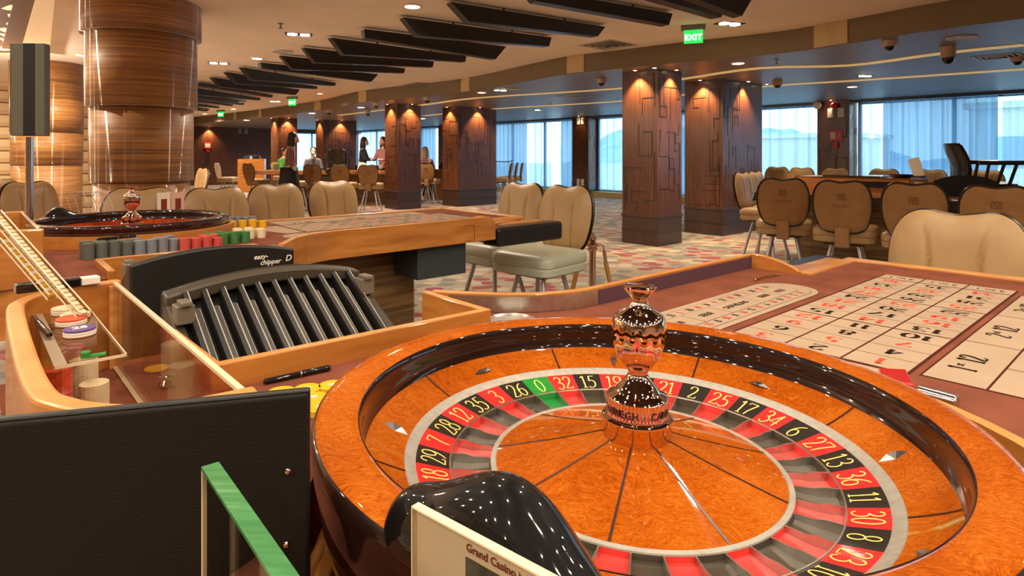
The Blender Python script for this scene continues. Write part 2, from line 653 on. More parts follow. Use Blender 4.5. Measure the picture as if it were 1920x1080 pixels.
def numeral(s, thick=0.13, thin=0.045, gap=0.06):
    """flat geometry of a number, 1 high, centred on x"""
    vs, fs = [], []
    x = 0.0
    for ch in s:
        st = DG[ch]
        cv = st[0] == 'c'
        wd = 0.42 if ch == '1' else 0.6
        ox = x - (0.09 if ch == '1' else 0)
        for pl in (st[1:] if cv else st):
            if cv:
                pl = smoothpts(pl)
            n = len(pl)
            o = len(vs)
            for i, p in enumerate(pl):
                a, b = pl[max(i - 1, 0)], pl[min(i + 1, n - 1)]
                if n > 10 and pl[0] == pl[-1]:
                    a, b = pl[(i - 1) % (n - 1)], pl[(i + 1) % (n - 1)]
                dx, dy = b[0] - a[0], b[1] - a[1]
                L = math.hypot(dx, dy) or 1
                dx, dy = dx / L, dy / L
                w = thin + (thick - thin) * abs(dy) ** 1.3
                vs.append((ox + p[0] - dy * w / 2, p[1] + dx * w / 2, 0))
                vs.append((ox + p[0] + dy * w / 2, p[1] - dx * w / 2, 0))
            for i in range(n - 1):
                fs.append((o + 2 * i, o + 2 * i + 1, o + 2 * i + 3, o + 2 * i + 2))
        x += wd + gap
    x -= gap
    return [(a - x / 2, b, c) for a, b, c in vs], fs, x
# ------------------------------------------------------------------ room shell
ZC, ZL = 2.68, 2.43      # main ceiling, lower ceiling by the windows
UW = 13.0                # window wall
VF, VN = -26.8, 8.0
U0 = -10.0


def uvpoly(pts):
    return [W(u, v, 0) for u, v in pts]


def slab(name, pts, z0, z1, m, **k):
    mb = MB()
    mb.prism([(p.x, p.y) for p in uvpoly(pts)], z0, z1)
    return struct(mb.build(name, m, **k))


slab('floor', [(U0, VF), (UW + .3, VF), (UW + .3, VN), (U0, VN)], -0.1, 0, m_carpet)
slab('ceiling', [(U0, VF), (UW + .3, VF), (UW + .3, VN), (U0, VN)], ZC, ZC + 0.1, m_ceil)
m_wallcream = plain('wall_cream', (196, 160, 118), rough=0.8)
slab('wall_back', [(U0 - .2, VN), (UW + .3, VN), (UW + .3, VN + .2), (U0 - .2, VN + .2)], 0, ZC, m_wallcream)
slab('wall_side', [(U0 - .2, VF - .2), (U0, VF - .2), (U0, VN), (U0 - .2, VN)], 0, ZC, m_wallcream)
slab('wall_far', [(5.2, VF - .2), (9.7, VF - .2), (9.7, VF), (5.2, VF)], 0, ZC, m_walnut)
slab('wall_far_head', [(9.7, VF - .2), (UW + .3, VF - .2), (UW + .3, VF), (9.7, VF)], 2.3, ZC, m_walnut)


def stripe_wall():
    t = NT('striped_wall')
    v = t.coords((1, 1, 1))
    sp = t.n('ShaderNodeSeparateXYZ')
    t.l(v, sp.inputs[0])
    w = t.n('ShaderNodeMath', _operation='MULTIPLY')
    t.l(sp.outputs['Z'], w.inputs[0])
    w.inputs[1].default_value = 4.2
    fr = t.n('ShaderNodeMath', _operation='FRACT')
    t.l(w.outputs[0], fr.inputs[0])
    t.l(t.ramp(fr.outputs[0], [(0.0, (226, 196, 150)), (0.55, (214, 180, 132)), (0.56, (120, 78, 44)), (0.66, (120, 78, 44)), (0.67, (206, 170, 120))], 'CONSTANT'), t.b.inputs['Base Color'])
    t.set(Roughness=0.4)
    return t.m


slab('wall_left', [(U0, -15.2), (1.2, -15.2), (1.2, -15.0), (U0, -15.0)], 0, ZC, stripe_wall())
slab('wall_left_return', [(1.0, VF), (1.2, VF), (1.2, -15.2), (1.0, -15.2)], 0, ZC, m_wallcream)

# unseen dark slab added over the near end of the hall to darken reflections
m_addslab = plain('added_dark_slab', (64, 44, 32), rough=.5)
mb = MB()
mb.box(-5.5, 3.6, -6.0, 2.6, ZC - .03, ZC - .002)
struct(mb.build('ceiling_added_slab', m_addslab))

# soffit between the two ceiling levels follows a gentle curve
SOF = [(6.9, 3.2), (4.42, 5.30), (3.57, 6.48), (3.13, 7.1), (2.17, 7.8), (1.486, 8.36), (.82, 8.93), (.335, 9.62), (-1.0, 11.6), (-3.25, 13.6), (-5.2, 16.3), (-9.3, 20.6), (-13.2, 24.2)]


def cr(p, n=5):
    p = [Vector(a) for a in p]
    out = []
    for i in range(len(p) - 1):
        p0, p1, p2, p3 = p[max(i - 1, 0)], p[i], p[i + 1], p[min(i + 2, len(p) - 1)]
        for k in range(n):
            t = k / n
            out.append(0.5 * (2 * p1 + (p2 - p0) * t + (2 * p0 - 5 * p1 + 4 * p2 - p3) * t * t + (3 * p1 - p0 - 3 * p2 + p3) * t ** 3))
    out.append(p[-1])
    return out


sofp = cr(SOF)
far_c = W(UW + .3, VF)
near_c = W(UW + .3, VN)
poly = [(p.x, p.y) for p in sofp]
lowpoly = poly + [(W(5.2, VF).x, W(5.2, VF).y), (far_c.x, far_c.y), (near_c.x, near_c.y), (W(4.5, VN).x, W(4.5, VN).y)]
mb = MB()
mb.prism(lowpoly, ZL, ZL + 0.02)
struct(mb.build('ceiling_lower', m_lowceil))
mb = MB()
mb.wall(poly[::-1], -0.04, ZL, ZC, sm=True)
struct(mb.build('trim_soffit', m_soffit))
# gold panels on the soffit face
golds = [(1530, 1594), (1066, 1100), (866, 886), (676, 692), (591, 606), (487, 494), (440, 447)]
for k, (xa, xb) in enumerate(golds):
    seg = []
    for i in range(len(sofp) - 1):
        for t in range(12):
            p = sofp[i].lerp(sofp[i + 1], t / 12)
            px = 960 + FPX * p.x / p.y
            if xa <= px <= xb:
                seg.append((p.x, p.y))
    if len(seg) > 1:
        mb = MB()
        mb.wall(seg[::-1], -0.052, ZL + .002, ZC - .002)
        struct(mb.build('trim_%d' % (k + 1), m_soffit_lt))
# cove strips on the lower ceiling, cove light put into colour and faint glow
for k, pts in enumerate([[(1920, 85), (1773, 100), (1593, 123), (1427, 128), (1285, 148), (1163.6, 166), (900, 183.6), (795, 197), (640, 216)],
                         [(1920, 130), (1600, 151.7), (1427, 163), (1163, 190), (932, 204), (800, 217)]]):
    P = cr([aty(x, y, FPX * (ZL - EYE) / (HY - y)).to_2d() for x, y in pts], 4)
    mb = MB()
    mb.wall([(p.x, p.y) for p in P], 0.13 if k == 0 else 0.16, ZL - 0.012, ZL - 0.0005)
    struct(mb.build('trim_%d' % (20 + k), m_cove))

# ------------------------------------------------------------------ window wall
m_frame = plain('window_frame_blue', (70, 96, 116), rough=0.4)
m_sill = plain('sill_olive', (170, 148, 104), rough=0.6)
m_curt = None


def curtain_mat(name, dens, col):
    t = NT(name)
    t.t.nodes.remove(t.b)
    tr = t.n('ShaderNodeBsdfTransparent')
    tr.inputs['Color'].default_value = (0.85, 0.94, 1, 1)
    tl = t.n('ShaderNodeBsdfTranslucent')
    df = t.n('ShaderNodeBsdfDiffuse')
    v = t.coords((30, 30, 0.15))
    c = t.ramp(t.noise(v, 1.0, 3), [(0.3, tuple(x * .8 for x in col)), (0.7, col)])
    t.l(c, tl.inputs['Color'])
    t.l(c, df.inputs['Color'])
    m1 = t.n('ShaderNodeMixShader')
    m1.inputs[0].default_value = 0.3
    t.l(tl.outputs[0], m1.inputs[1])
    t.l(df.outputs[0], m1.inputs[2])
    m2 = t.n('ShaderNodeMixShader')
    lw = t.n('ShaderNodeLayerWeight')
    lw.inputs['Blend'].default_value = 0.5
    mr = t.n('ShaderNodeMapRange')
    t.l(lw.outputs['Facing'], mr.inputs[0])
    mr.inputs[1].default_value = 0.0
    mr.inputs[2].default_value = 0.9
    mr.inputs[3].default_value = dens
    mr.inputs[4].default_value = min(1, dens + .4)
    t.l(mr.outputs[0], m2.inputs[0])
    t.l(tr.outputs[0], m2.inputs[1])
    t.l(m1.outputs[0], m2.inputs[2])
    t.l(m2.outputs[0], t.out.inputs['Surface'])
    return t.m


m_sheer_lt = curtain_mat('sheer_voile', 0.5, (146, 168, 186))
m_sheer_bl = curtain_mat('blue_voile', 0.9, (122, 154, 180))
bays = [(-26.8, -19.3), (-18.6, -12.15), (-11.45, -4.9), (-4.15, 2.6), (3.3, 8.0)]
wn = 0
for bi, (va, vb) in enumerate(bays):
    mb = MB()
    fr = []
    nb = 4
    for i in range(nb + 1):
        v = va + (vb - va) * i / nb
        mb.box(UW + .05, UW + .13, -v - .03, -v + .03, .16, 2.4)
    mb.box(UW + .05, UW + .13, -vb, -va, .16, .22)
    mb.box(UW + .05, UW + .13, -vb, -va, 2.34, 2.4)
    root = bpy.data.objects.new('window_%d' % (bi + 1), None)
    C.objects.link(root)
    root.location = (OX, OY, 0)
    root.rotation_euler = (0, 0, TH)
    root['kind'] = 'structure'
    mb.build('window_frame', m_frame, root)
    mb = MB()
    mb.box(UW + .085, UW + .095, -vb, -va, .2, 2.36)
    mb.build('window_glass', m_pane, root)
    mb = MB()
    mb.box(UW - .25, UW + .25, -vb, -va, 0, .16)
    mb.build('window_sill', m_sill, root)
    mb = MB()
    mb.box(UW - .12, UW + .25, -vb, -va, 2.37, ZL)
    mb.build('curtain_track', m_frame, root)
wall_top = MB()
slab('wall_window', [(UW + .14, VF), (UW + .3, VF), (UW + .3, VN), (UW + .14, VN)], 2.4, ZC, m_frame)
slab('wall_window_low', [(UW + .26, VF), (UW + .34, VF), (UW + .34, VN), (UW + .26, VN)], -.1, .16, m_sill)

cur = [(-26.0, -23.0, 0), (-22.8, -19.8, 1), (-18.4, -17.2, 0), (-17.15, -14.4, 1), (-14.35, -13.3, 0), (-12.9, -12.25, 1), (-11.3, -9.3, 0), (-9.2, -7.4, 1), (-7.3, -4.95, 0),
       (-4.1, -3.7, 0), (-3.65, -1.75, 1), (-1.7, -0.9, 0), (-.85, 2.4, 0), (3.4, 7.6, 0)]
cl = ['pale sheer curtain at the far-left end of the glass wall', 'blue voile curtain beside the far-left window pier', 'narrow pale sheer curtain left of the push-bar window', 'blue voile curtain hanging behind the slim metal bar', 'pale sheer curtain just left of the pier with sockets',
      'blue voile curtain close against the left side of the pier with sockets', 'pale sheer curtain right of the pier with sockets', 'blue voile curtain hidden mostly behind the twin big pillars', 'pale sheer curtain between the wide pillar and the fire-alarm pier',
      'narrow white sheer strip touching the fire-alarm pier', 'dense sky-blue curtain right of the fire-alarm pier', 'pale sheer curtain right of the dense sky-blue curtain', 'pale sheer curtain behind the tall black dealer chair', 'sheer curtain at the near end of the window wall']
for k, (va, vb, kind) in enumerate(cur):
    n = max(24, int((vb - va) * 44))
    mb = MB()
    vs, ph = [], rnd.random() * 6
    for i in range(n + 1):
        v = va + (vb - va) * i / n
        amp = .035 if kind else .03
        u = UW - .06 - amp * (1 + math.sin(v * (31 if kind else 23) + ph + 1.4 * math.sin(v * 5.1)))
        for z in (.19, 1.3, 2.365):
            vs.append((u + (0.01 * math.sin(v * 17 + z * 3)), -v, z))
    fs = [(i * 3 + j, i * 3 + 3 + j, i * 3 + 4 + j, i * 3 + 1 + j) for i in range(n) for j in range(2)]
    mb.add(vs, fs, 0, True)
    o = mb.build('sheer_curtain', m_sheer_bl if kind else m_sheer_lt)
    o.location = (OX, OY, 0)
    o.rotation_euler = (0, 0, TH)
    tag(o, cl[k], 'curtain', 'sheer curtains along the glass wall')

# glazed bay at the end of the hall
root = bpy.data.objects.new('window_6', None)
C.objects.link(root)
root.location = (OX, OY, 0)
root.rotation_euler = (0, 0, TH)
root['kind'] = 'structure'
mb = MB()
for u in (9.72, 10.8, 11.9, 13.0):
    mb.box(u - .03, u + .03, -VF + .05, -VF + .13, .1, 2.3)
mb.box(9.7, 13.2, -VF + .02, -VF + .14, 0, .12)
mb.box(9.7, 13.2, -VF + .05, -VF + .13, 2.24, 2.3)
mb.build('window_frame', m_frame, root)
mb = MB()
mb.box(9.72, 13.1, -VF + .085, -VF + .095, .12, 2.26)
mb.build('window_glass', m_pane, root)
n = 100
mb = MB()
vs = []
for i in range(n + 1):
    u = 9.75 + 3.1 * i / n
    for z in (.1, 1.2, 2.28):
        vs.append((u, -VF - .08 - .03 * math.sin(u * 27 + math.sin(u * 4)), z))
mb.add(vs, [(i * 3 + j, i * 3 + 3 + j, i * 3 + 4 + j, i * 3 + 1 + j) for i in range(n) for j in range(2)], 0, True)
o = mb.build('sheer_curtain', m_sheer_lt)
o.location = (OX, OY, 0)
o.rotation_euler = (0, 0, TH)
tag(o, 'pale sheer curtain on the end wall between the two distant pillars', 'curtain', 'sheer curtains along the glass wall')

# push bar seen through the curtain
mb = MB()
mb.tube([W(12.8, -16.9, 1.02), W(12.8, -15.2, 1.02), W(12.8, -15.05, 1.08)], .018, 8)
tag(mb.build('push_bar', m_frame), 'slim metal bar fixed across the blue voile curtain', 'rail')

# outside: terrace, hill, two buildings
m_ground = plain('outside_paving', (178, 190, 198), rough=0.9)
m_hill = plain('outside_hill', (140, 168, 184), rough=1.0, var=.15, vscale=.4)  # distance haze put into the pale blue colour
m_bld = plain('outside_render', (214, 206, 180), rough=0.9)
m_bldw = plain('outside_glass', (120, 150, 170), rough=0.3)
mb = MB()
p = [W(UW + .36, VF - .3, -.2), W(UW + .36, 40, -.2), W(130, 40, -.2), W(130, -80, -.2), W(-10, -80, -.2), W(-10, VF - .3, -.2)]
mb.add([tuple(q) for q in p], [(0, 1, 2, 3, 4, 5)])
g = mb.build('outside_ground', m_ground)
struct(g)
mb = MB()
vs = []
for i in range(61):
    v = -80 + i * 2
    h = (6.2 if v < -42 else max(.4, 6.2 - (v + 42) * .5)) + (1.2 if v < -38 else .3) * math.sin(i * .21 + .6) + 1.0 * math.sin(i * .9) + .5 * math.sin(i * 2.3)
    h = max(.3, h)
    for q, (du, k) in enumerate(((0, 0), (10, .7), (20, 1), (40, .4))):
        vs.append(tuple(W(85 + du, v, h * k - .2)))
mb.add(vs, [(i * 4 + j, i * 4 + j + 1, i * 4 + j + 5, i * 4 + j + 4) for i in range(60) for j in range(3)], 0, True)
struct(mb.build('outside_hill', m_hill))


def building(label, u, v, du, dv, h):
    t = thing('building', label, 'building', W(u, v, -.2), TH)
    a = MB()
    a.box(0, du, 0, dv, 0, h)
    a.box(-.2, du + .2, -.2, dv + .2, h, h + .3)
    a.build('wall', m_bld, t)
    n = int(dv / 2.4)
    for fl in range(int(h // 3)):
        for i in range(n):
            b = MB()
            b.box(-.06, .02, .6 + i * 2.4, 2.2 + i * 2.4, .9 + fl * 3, 2.3 + fl * 3)
            b.build('window', m_bldw, t)


building('cream building outside seen through the sheer curtain behind the tall black chair', 34, 1.5, 8, 8, 3.6)
building('low pale building outside left of the fire-alarm pier', 40, -14.0, 8, 9, 2.6)

# ------------------------------------------------------------------ pillars
BASE_H = 0.42


def maze(mb, M, w, z0, z1, seed, mi=1):
    r = random.Random(seed)
    t = .0055
    for k in range(int(8 * max(1, w / .6))):
        x, z = r.uniform(.06, w - .06), r.uniform(z0 + .05, z1 - .1)
        hor = r.random() < .5
        for s in range(r.randint(3, 6)):
            L = r.choice((.10, .15, .22, .30)) * (1 if hor else 1.5) * r.choice((-1, 1))
            if hor:
                x2 = min(w - .05, max(.05, x + L))
                a, b = sorted((x, x2))
                if b - a > .02:
                    mb.box(a - t, b + t, -.003, .001, z - t, z + t, mi, M)
                x = x2
            else:
                z2 = min(z1 - .06, max(z0 + .04, z + L))
                a, b = sorted((z, z2))
                if b - a > .02:
                    mb.box(x - t, x + t, -.003, .001, a - t, b + t, mi, M)
                z = z2
            hor = not hor


def pillar(label, u0, v0, du, dv, seed, h=ZL, plinth=True, group='walnut clad pillars'):
    # near corner at (u0, v0); local x along u, local y away from the players' side
    t = thing('pillar', label, 'pillar', W(u0, v0, 0), TH, group)
    t['kind'] = 'thing'
    a = MB()
    zb = BASE_H if plinth else 0
    a.box(0, du, 0, dv, zb, h - .001)
    faces = [(Matrix.Identity(4), du, seed), (Matrix(((0, 1, 0, 0), (-1, 0, 0, dv), (0, 0, 1, 0), (0, 0, 0, 1))), dv, seed + 1)]
    for M, w, sd in faces:
        maze(a, M, w, zb, h, sd)
    a.build('shaft', [m_walnut, m_groove], t)
    if plinth:
        b = MB()
        for z0, z1, e in ((0, .185, .004), (.185, .2, .014), (.2, .385, .004), (.385, .42, .014)):
            b.box(-e, du + e, -e, dv + e, z0, z1)
        b.build('plinth', m_walnutbase, t, bevel=.004)
    return t


def uvof(x, y):
    d = Vector((x - OX, y - OY, 0))
    return d.dot(E1), d.dot(E2)


c1, c2, c3, c4 = uvof(1.984, 8.358), uvof(3.255, 9.476), uvof(-1.304, 14.85), uvof(-2.612, 14.038)
pillar('large walnut pillar nearest the roulette tables', *c1, .58, .60, 11)
pillar('wide walnut pillar just right of the nearest pillar', *c2, 1.28, .67, 25)
pillar('wide walnut pillar in the middle of the row, chairs showing at its right', *c3, 1.21, .65, 35)
pillar('square walnut pillar left of the middle wide pillar', *c4, .62, .58, 47)
pillar('small distant walnut pillar behind the blurred group of players', c4[0] + .0, c4[1] - 7.2, .62, .6, 59)
pillar('distant wide walnut pillar behind the glossy black dealer chair', c3[0] + .0, c4[1] - 7.2, 1.2, .6, 63)
pillar('window pier with wall sockets at top and bottom', 12.66, -11.49, .47, .66, 71, group='window piers')
pillar('window pier with red beacon and fire alarm sign', 12.66, -4.21, .47, .66, 83, group='window piers')
pillar('far window pier behind the distant pillars', 12.66, -18.65, .47, .66, 91, group='window piers')
pillar('window pier nearest the camera end of the glass wall', 12.66, 3.25, .47, .6, 95, group='window piers')

# ------------------------------------------------------------------ round columns of stacked veneer rings


def column(label, X, Y, rings, seed):
    t = thing('round_column', label, 'column', (X, Y, 0))
    t['kind'] = 'thing'
    for (z0, z1, r) in rings:
        a = MB()
        a.lathe([(r - .06, z0), (r, z0), (r, z1), (r - .06, z1)], 72, 0, False)
        o = a.build('veneer_ring', m_zebra, t)
        for pl in o.data.polygons:
            pl.use_smooth = abs(pl.normal.z) < .5
    a = MB()
    a.lathe([(rings[-1][2] - .07, 0), (rings[-1][2] - .07, ZC - .004)], 48)
    a.build('core', m_walnutbase, t)


column('big round column of stacked glossy zebra-wood rings behind the second wheel', -3.49, 5.8, [(2.36, ZC - .002, .497), (1.69, 2.38, .461), (1.01, 1.71, .427), (.005, 1.03, .397)], 1)
column('farther round zebra-wood column behind the display post', -7.27, 9.6, [(2.12, ZC - .002, .478), (1.6, 2.13, .468), (1.1, 1.61, .46), (.005, 1.11, .452)], 2)

# ------------------------------------------------------------------ ceiling fins
fins = [  # TL, BL, TR, BR in the picture, each fin hangs just under the main ceiling
    ((985, -24), (1006, 2), (1262, 25), (1255, 47), 'first full ceiling fin from the right, pale lit underside'),
    ((846, 3), (880, 40), (1136, 50), (1122, 68), 'second ceiling fin from the right'),
    ((756, 32), (783, 67), (1035, 70), (1030, 87), 'third ceiling fin from the right, below the round downlight'),
    ((683, 54), (684, 71), (950, 87), (930, 111), 'fourth ceiling fin from the right, turned askew with square end'),
    ((621, 70), (645, 102), (875, 105), (873, 116), 'fifth ceiling fin from the right'),
    ((569, 89), (591, 117), (814, 115), (812, 126), 'sixth ceiling fin from the right'),
    ((527, 104), (549, 130), (760, 128), (758, 137), 'seventh ceiling fin from the right'),
    ((488, 117), (489, 128), (710, 139), (697, 153), 'eighth ceiling fin from the right, askew with gilded end'),
    ((456, 126), (475, 150), (630, 155), (629, 161), 'ninth ceiling fin from the right'),
    ((427, 135), (447, 157), (596, 162), (595, 167), 'tenth ceiling fin from the right'),
    ((400, 145), (416, 163), (563, 168), (555, 178), 'eleventh ceiling fin from the right, dark with cut end'),
    ((377, 154), (378, 162), (512, 178), (511, 183), 'twelfth ceiling fin from the right, askew beside the column'),
    ((352, 162), (362, 177), (489, 184), (488, 188), 'thirteenth ceiling fin from the right, starting behind the column'),
    ((340, 170), (350, 182), (462, 189), (456, 197), 'fourteenth ceiling fin from the right, starting behind the column'),
    ((330, 178), (338, 188), (430, 196), (429, 199), 'fifteenth ceiling fin from the right, starting behind the column'),
    ((320, 186), (328, 194), (412, 200), (411, 203), 'sixteenth ceiling fin from the right, starting behind the column'),
    ((312, 193), (318, 200), (394, 204), (388, 209), 'farthest small ceiling fin in the row'),
    ((1190, -30), (1212, -8), (1360, 22), (1352, 33), 'near ceiling fin cut by the top edge, beside the exit sign'),
    ((1262, -30), (1270, -16), (1412, -4), (1392, 30), 'nearest ceiling fin cut by the top edge above the twin spotlight'),
]
ZT = ZC - .03
for TL, BL, TR, BR, lb in fins:
    a = aty(TL[0], TL[1], FPX * (ZT - EYE) / (HY - TL[1]))
    b = aty(TR[0], TR[1], FPX * (ZT - EYE) / (HY - TR[1]))
    d = (b - a).to_2d()

    def onplane(px, py):
        # point of the fin's upright plane on that sight line
        k = (px - 960) / FPX
        # a + s d : x = k*y
        s = (k * a.y - a.x) / (d.x - k * d.y)
        Y = a.y + s * d.y
        return Vector((a.x + s * d.x, Y, EYE - (py - HY) / FPX * Y))
    c, e = onplane(*BL), onplane(*BR)
    n = Vector((-d.y, d.x, 0)).normalized() * .11
    if n.y < 0:
        n = -n
    mb = MB()
    mb.hexa([c, e, e + n, c + n, a, b, b + n, a + n])
    mb.box(a.x * .7 + b.x * .3 - .01, a.x * .7 + b.x * .3 + .01, a.y * .7 + b.y * .3 + n.y * .5 - .01, a.y * .7 + b.y * .3 + n.y * .5 + .01, ZT - .01, ZC - .002)
    mb.box(a.x * .3 + b.x * .7 - .01, a.x * .3 + b.x * .7 + .01, a.y * .3 + b.y * .7 + n.y * .5 - .01, a.y * .3 + b.y * .7 + n.y * .5 + .01, ZT - .01, ZC - .002)
    tag(mb.build('ceiling_fin', m_beam, bevel=.006), lb, 'ceiling fin', 'dark fins fanned along the ceiling')

# leaf lattice light panel and corrugated band, upper left
ta = aty(-60, -40, FPX * (ZC - .02 - EYE) / (HY + 40))


def ceil_pt(x, y, z=ZC - .02):
    return aty(x, y, FPX * (z - EYE) / (HY - y))


m_coffer = plain('coffer_glow', (236, 200, 150), rough=0.6, emit=(255, 214, 150), es=0.55)
t = thing('ceiling_light_panel', 'backlit ceiling panel with cut-out leaf lattice at upper left', 'ceiling light', ceil_pt(10, 40))
t['kind'] = 'thing'
o0 = t.location
mb = MB()
q = [ceil_pt(62, -30), ceil_pt(42, 20), ceil_pt(22, 95), ceil_pt(-140, 95), ceil_pt(-160, -30)]
mb.prism([(p.x - o0.x, p.y - o0.y) for p in q], .0, .018)
mb.build('glow_panel', m_coffer, t)
mb = MB()


def rel(x, y, dz=0):
    p = ceil_pt(x, y)
    return (p.x - o0.x, p.y - o0.y, p.z - o0.z + dz)


def strip(mb, pa, pb, w0, w1, z0=-.05, z1=-.005, mi=0):
    a, b = Vector(rel(*pa)), Vector(rel(*pb))
    a.z = b.z = 0
    n = Vector((-(b - a).y, (b - a).x, 0)).normalized()
    k = [a - n * w0, b - n * w1, b + n * w1, a + n * w0]
    mb.hexa([p + Vector((0, 0, z0)) for p in k] + [p + Vector((0, 0, z1)) for p in k], mi)


strip(mb, (56, -20), (28, 86), .09, .13)
mb.build('frame_bar', plain('lattice_brown', (112, 76, 50), rough=.6), t)
mb = MB()
m_lat = plain('lattice_brown', (112, 76, 50), rough=.6)
q = [ceil_pt(60, -30), ceil_pt(41, 20), ceil_pt(22, 96), ceil_pt(-140, 96), ceil_pt(-160, -30)]
mb.prism([(p.x - o0.x, p.y - o0.y) for p in q], -.022, -.004)
mb.build('leaf_lattice', m_lat, t)
leaves = [[(3, 11), (18, 5), (42, 4), (40, 14), (14, 14)], [(14, 22), (38, 20), (30, 47), (11, 41), (20, 33)], [(-6, 50), (8, 48), (29, 52), (27, 61), (6, 55)], [(-4, 58), (12, 60), (27, 63), (25, 68), (6, 64)],
          [(-4, 66), (10, 69), (24, 72), (22, 79), (8, 75)], [(-2, 86), (8, 81), (22, 82), (19, 91), (2, 91)], [(-40, 20), (-10, 14), (0, 24), (-20, 34)], [(-50, 50), (-20, 46), (-8, 58), (-26, 66)], [(-40, 76), (-14, 74), (-6, 84), (-30, 92)]]
for lf in leaves:
    mb = MB()
    pp = [ceil_pt(*p) for p in lf]
    mb.prism([(p.x - o0.x, p.y - o0.y) for p in pp], -.026, -.0225)
    mb.build('leaf_opening', m_coffer, t)


def corrug():
    tt = NT('corrugated_cream_glow')
    v = tt.coords((1, 1, 1))
    w = tt.n('ShaderNodeTexWave', Scale=14.0)
    w.bands_direction = 'X'
    tt.l(v, w.inputs['Vector'])
    tt.set(Base_Color=lin((236, 204, 164)), Roughness=.5)
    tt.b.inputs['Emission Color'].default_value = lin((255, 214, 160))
    tt.b.inputs['Emission Strength'].default_value = .12  # glow added to lighten the band, which is no lamp
    tt.bump(w.outputs['Fac'], .6, .01)
    return tt.m


mb = MB()
q = [ceil_pt(103, -20), ceil_pt(92, 102), ceil_pt(40, 84), ceil_pt(68, -20)]
zz = ZC - .1
mb.prism([(p.x - o0.x, p.y - o0.y) for p in q], -.06, .018)
o = mb.build('corrugated_band', corrug(), t)

# glass partition at far left
t = thing('glass_partition', 'glass partition with dark horizontal bars beside the walnut end wall', 'partition', W(5.2, -25.6, 0), TH)
t['kind'] = 'thing'
mb = MB()
mb.box(-3.4, 0, -.01, .01, .05, 2.4)
mb.build('glass_sheet', m_pane, t)
mb = MB()
for i in range(12):
    mb.box(-3.4, 0, -.02, .0, .15 + i * .2, .17 + i * .2)
for i in range(12):
    mb.box(-3.4 + i * .3, -3.38 + i * .3, -.02, 0, .05, 2.4)
mb.build('bars', plain('bar_bronze', (90, 74, 56), rough=.4), t)
mb = MB()
mb.box(-.3, -.05, -.06, .06, 0, 2.42)
mb.build('end_post', m_silverband, t)
slab('wall_beyond_glass', [(1.2, VF - .2), (5.2, VF - .2), (5.2, VF), (1.2, VF)], 0, ZC, plain('wall_sage', (150, 140, 110), rough=.8, var=.3, vscale=1.5))

# ------------------------------------------------------------------ ceiling fittings and lights


def spot(p, energy, size=R(150), blend=.6, rad=.04, col=(1, .85, .66), tilt=None):
    l = bpy.data.lights.new('downlight_lamp', 'SPOT')
    l.energy = energy
    l.spot_size = size
    l.spot_blend = blend
    l.shadow_soft_size = rad
    l.color = col
    o = bpy.data.objects.new('downlight_lamp', l)
    C.objects.link(o)
    o.location = p
    if tilt:
        o.rotation_euler = tilt
    return o


def downlight(px, py, z, r, label, energy=0, size=R(150), group='round downlights'):
    p = ceil_pt(px, py, z)
    t = thing('downlight', label, 'downlight', (p.x, p.y, z), 0, group)
    mb = MB()
    mb.lathe([(r * .82, -.012), (r, -.012), (r * 1.06, -.001), (r * .8, -.001)], 28)
    mb.build('ring', m_lampring, t)
    mb = MB()
    mb.cyl((0, 0), r * .82, -.006, -.001, 24)
    mb.build('lamp', m_lamp, t)
    if energy:
        s = spot((0, 0, -.03), energy, size)
        s.parent = t
    return t


KW = 55
downlight(773, 11, ZC, .09, 'round downlight at top centre above the third fin', KW)
downlight(482, 109, ZC, .09, 'round downlight beside the gilded askew fin', KW)
downlight(600, 175, ZC, .07, 'small round downlight on the main ceiling near the farther exit sign', KW)
downlight(152, 103, ZC, .08, 'downlight half hidden at the left of the big round column', KW)
downlight(438, 204, ZC, .09, 'far round downlight between the two distant exit signs', KW * 2)
downlight(384, 213, ZC, .09, 'farthest round downlight next to the round column', KW * 2)
downlight(1384, 118, ZL, .09, 'bright downlight above the wide pillar', KW * .8)
downlight(1598, 162, ZL, .09, 'downlight in the lower ceiling left of the fire-alarm pier', KW * .8)
downlight(903, 173, ZL, .09, 'downlight in the lower ceiling above the middle wide pillar', KW * .8)
downlight(677, 201, ZL, .1, 'downlight in the lower ceiling left of the square pillar', KW * 1.4)
downlight(1008, 206, ZL, .1, 'downlight in the lower ceiling near the push-bar window', KW * .8)
downlight(585, 212, ZL, .11, 'downlight in the lower ceiling right of the distant small pillar', KW * 1.7)
downlight(462, 225, ZL, .12, 'downlight in front of the walnut end wall', KW * 2)
downlight(793, 222, ZL, .1, 'downlight just right of the square pillar top', KW * .8)


def twin(px, py, z, label, energy, s=1.0, rz=.35):
    p = ceil_pt(px, py, z)
    t = thing('twin_spotlight', label, 'spotlight', (p.x, p.y, z), rz, 'twin recessed spotlights')
    mb = MB()
    mb.box(-.15 * s, .15 * s, -.08 * s, .08 * s, -.006, -.001)
    mb.build('tray', m_darksteel, t)
    for dx in (-.07, .07):
        mb = MB()
        mb.cyl((dx * s, 0), .055 * s, -.012, -.005, 20)
        mb.build('lamp', m_lamp, t)
    if energy:
        sp = spot((0, 0, -.03), energy, R(140))
        sp.parent = t


twin(560, 64, ZC, 'twin recessed spotlight right of the sprinkler', KW * .7)
twin(410, 118, ZC, 'twin recessed spotlight near the round column', KW * .7)
twin(1368, 44, ZC, 'twin recessed spotlight right of the near exit sign', KW * .7)
twin(516, 190, ZC, 'distant twin spotlight left of the exit sign over the pillars', KW * .7)
twin(938, 169, ZL, 'twin spotlight beside the round ceiling speaker over the middle pillar', 0, .9)
twin(1622, 142, ZL, 'twin spotlight on the lower ceiling near the black dome camera', 0, .8)

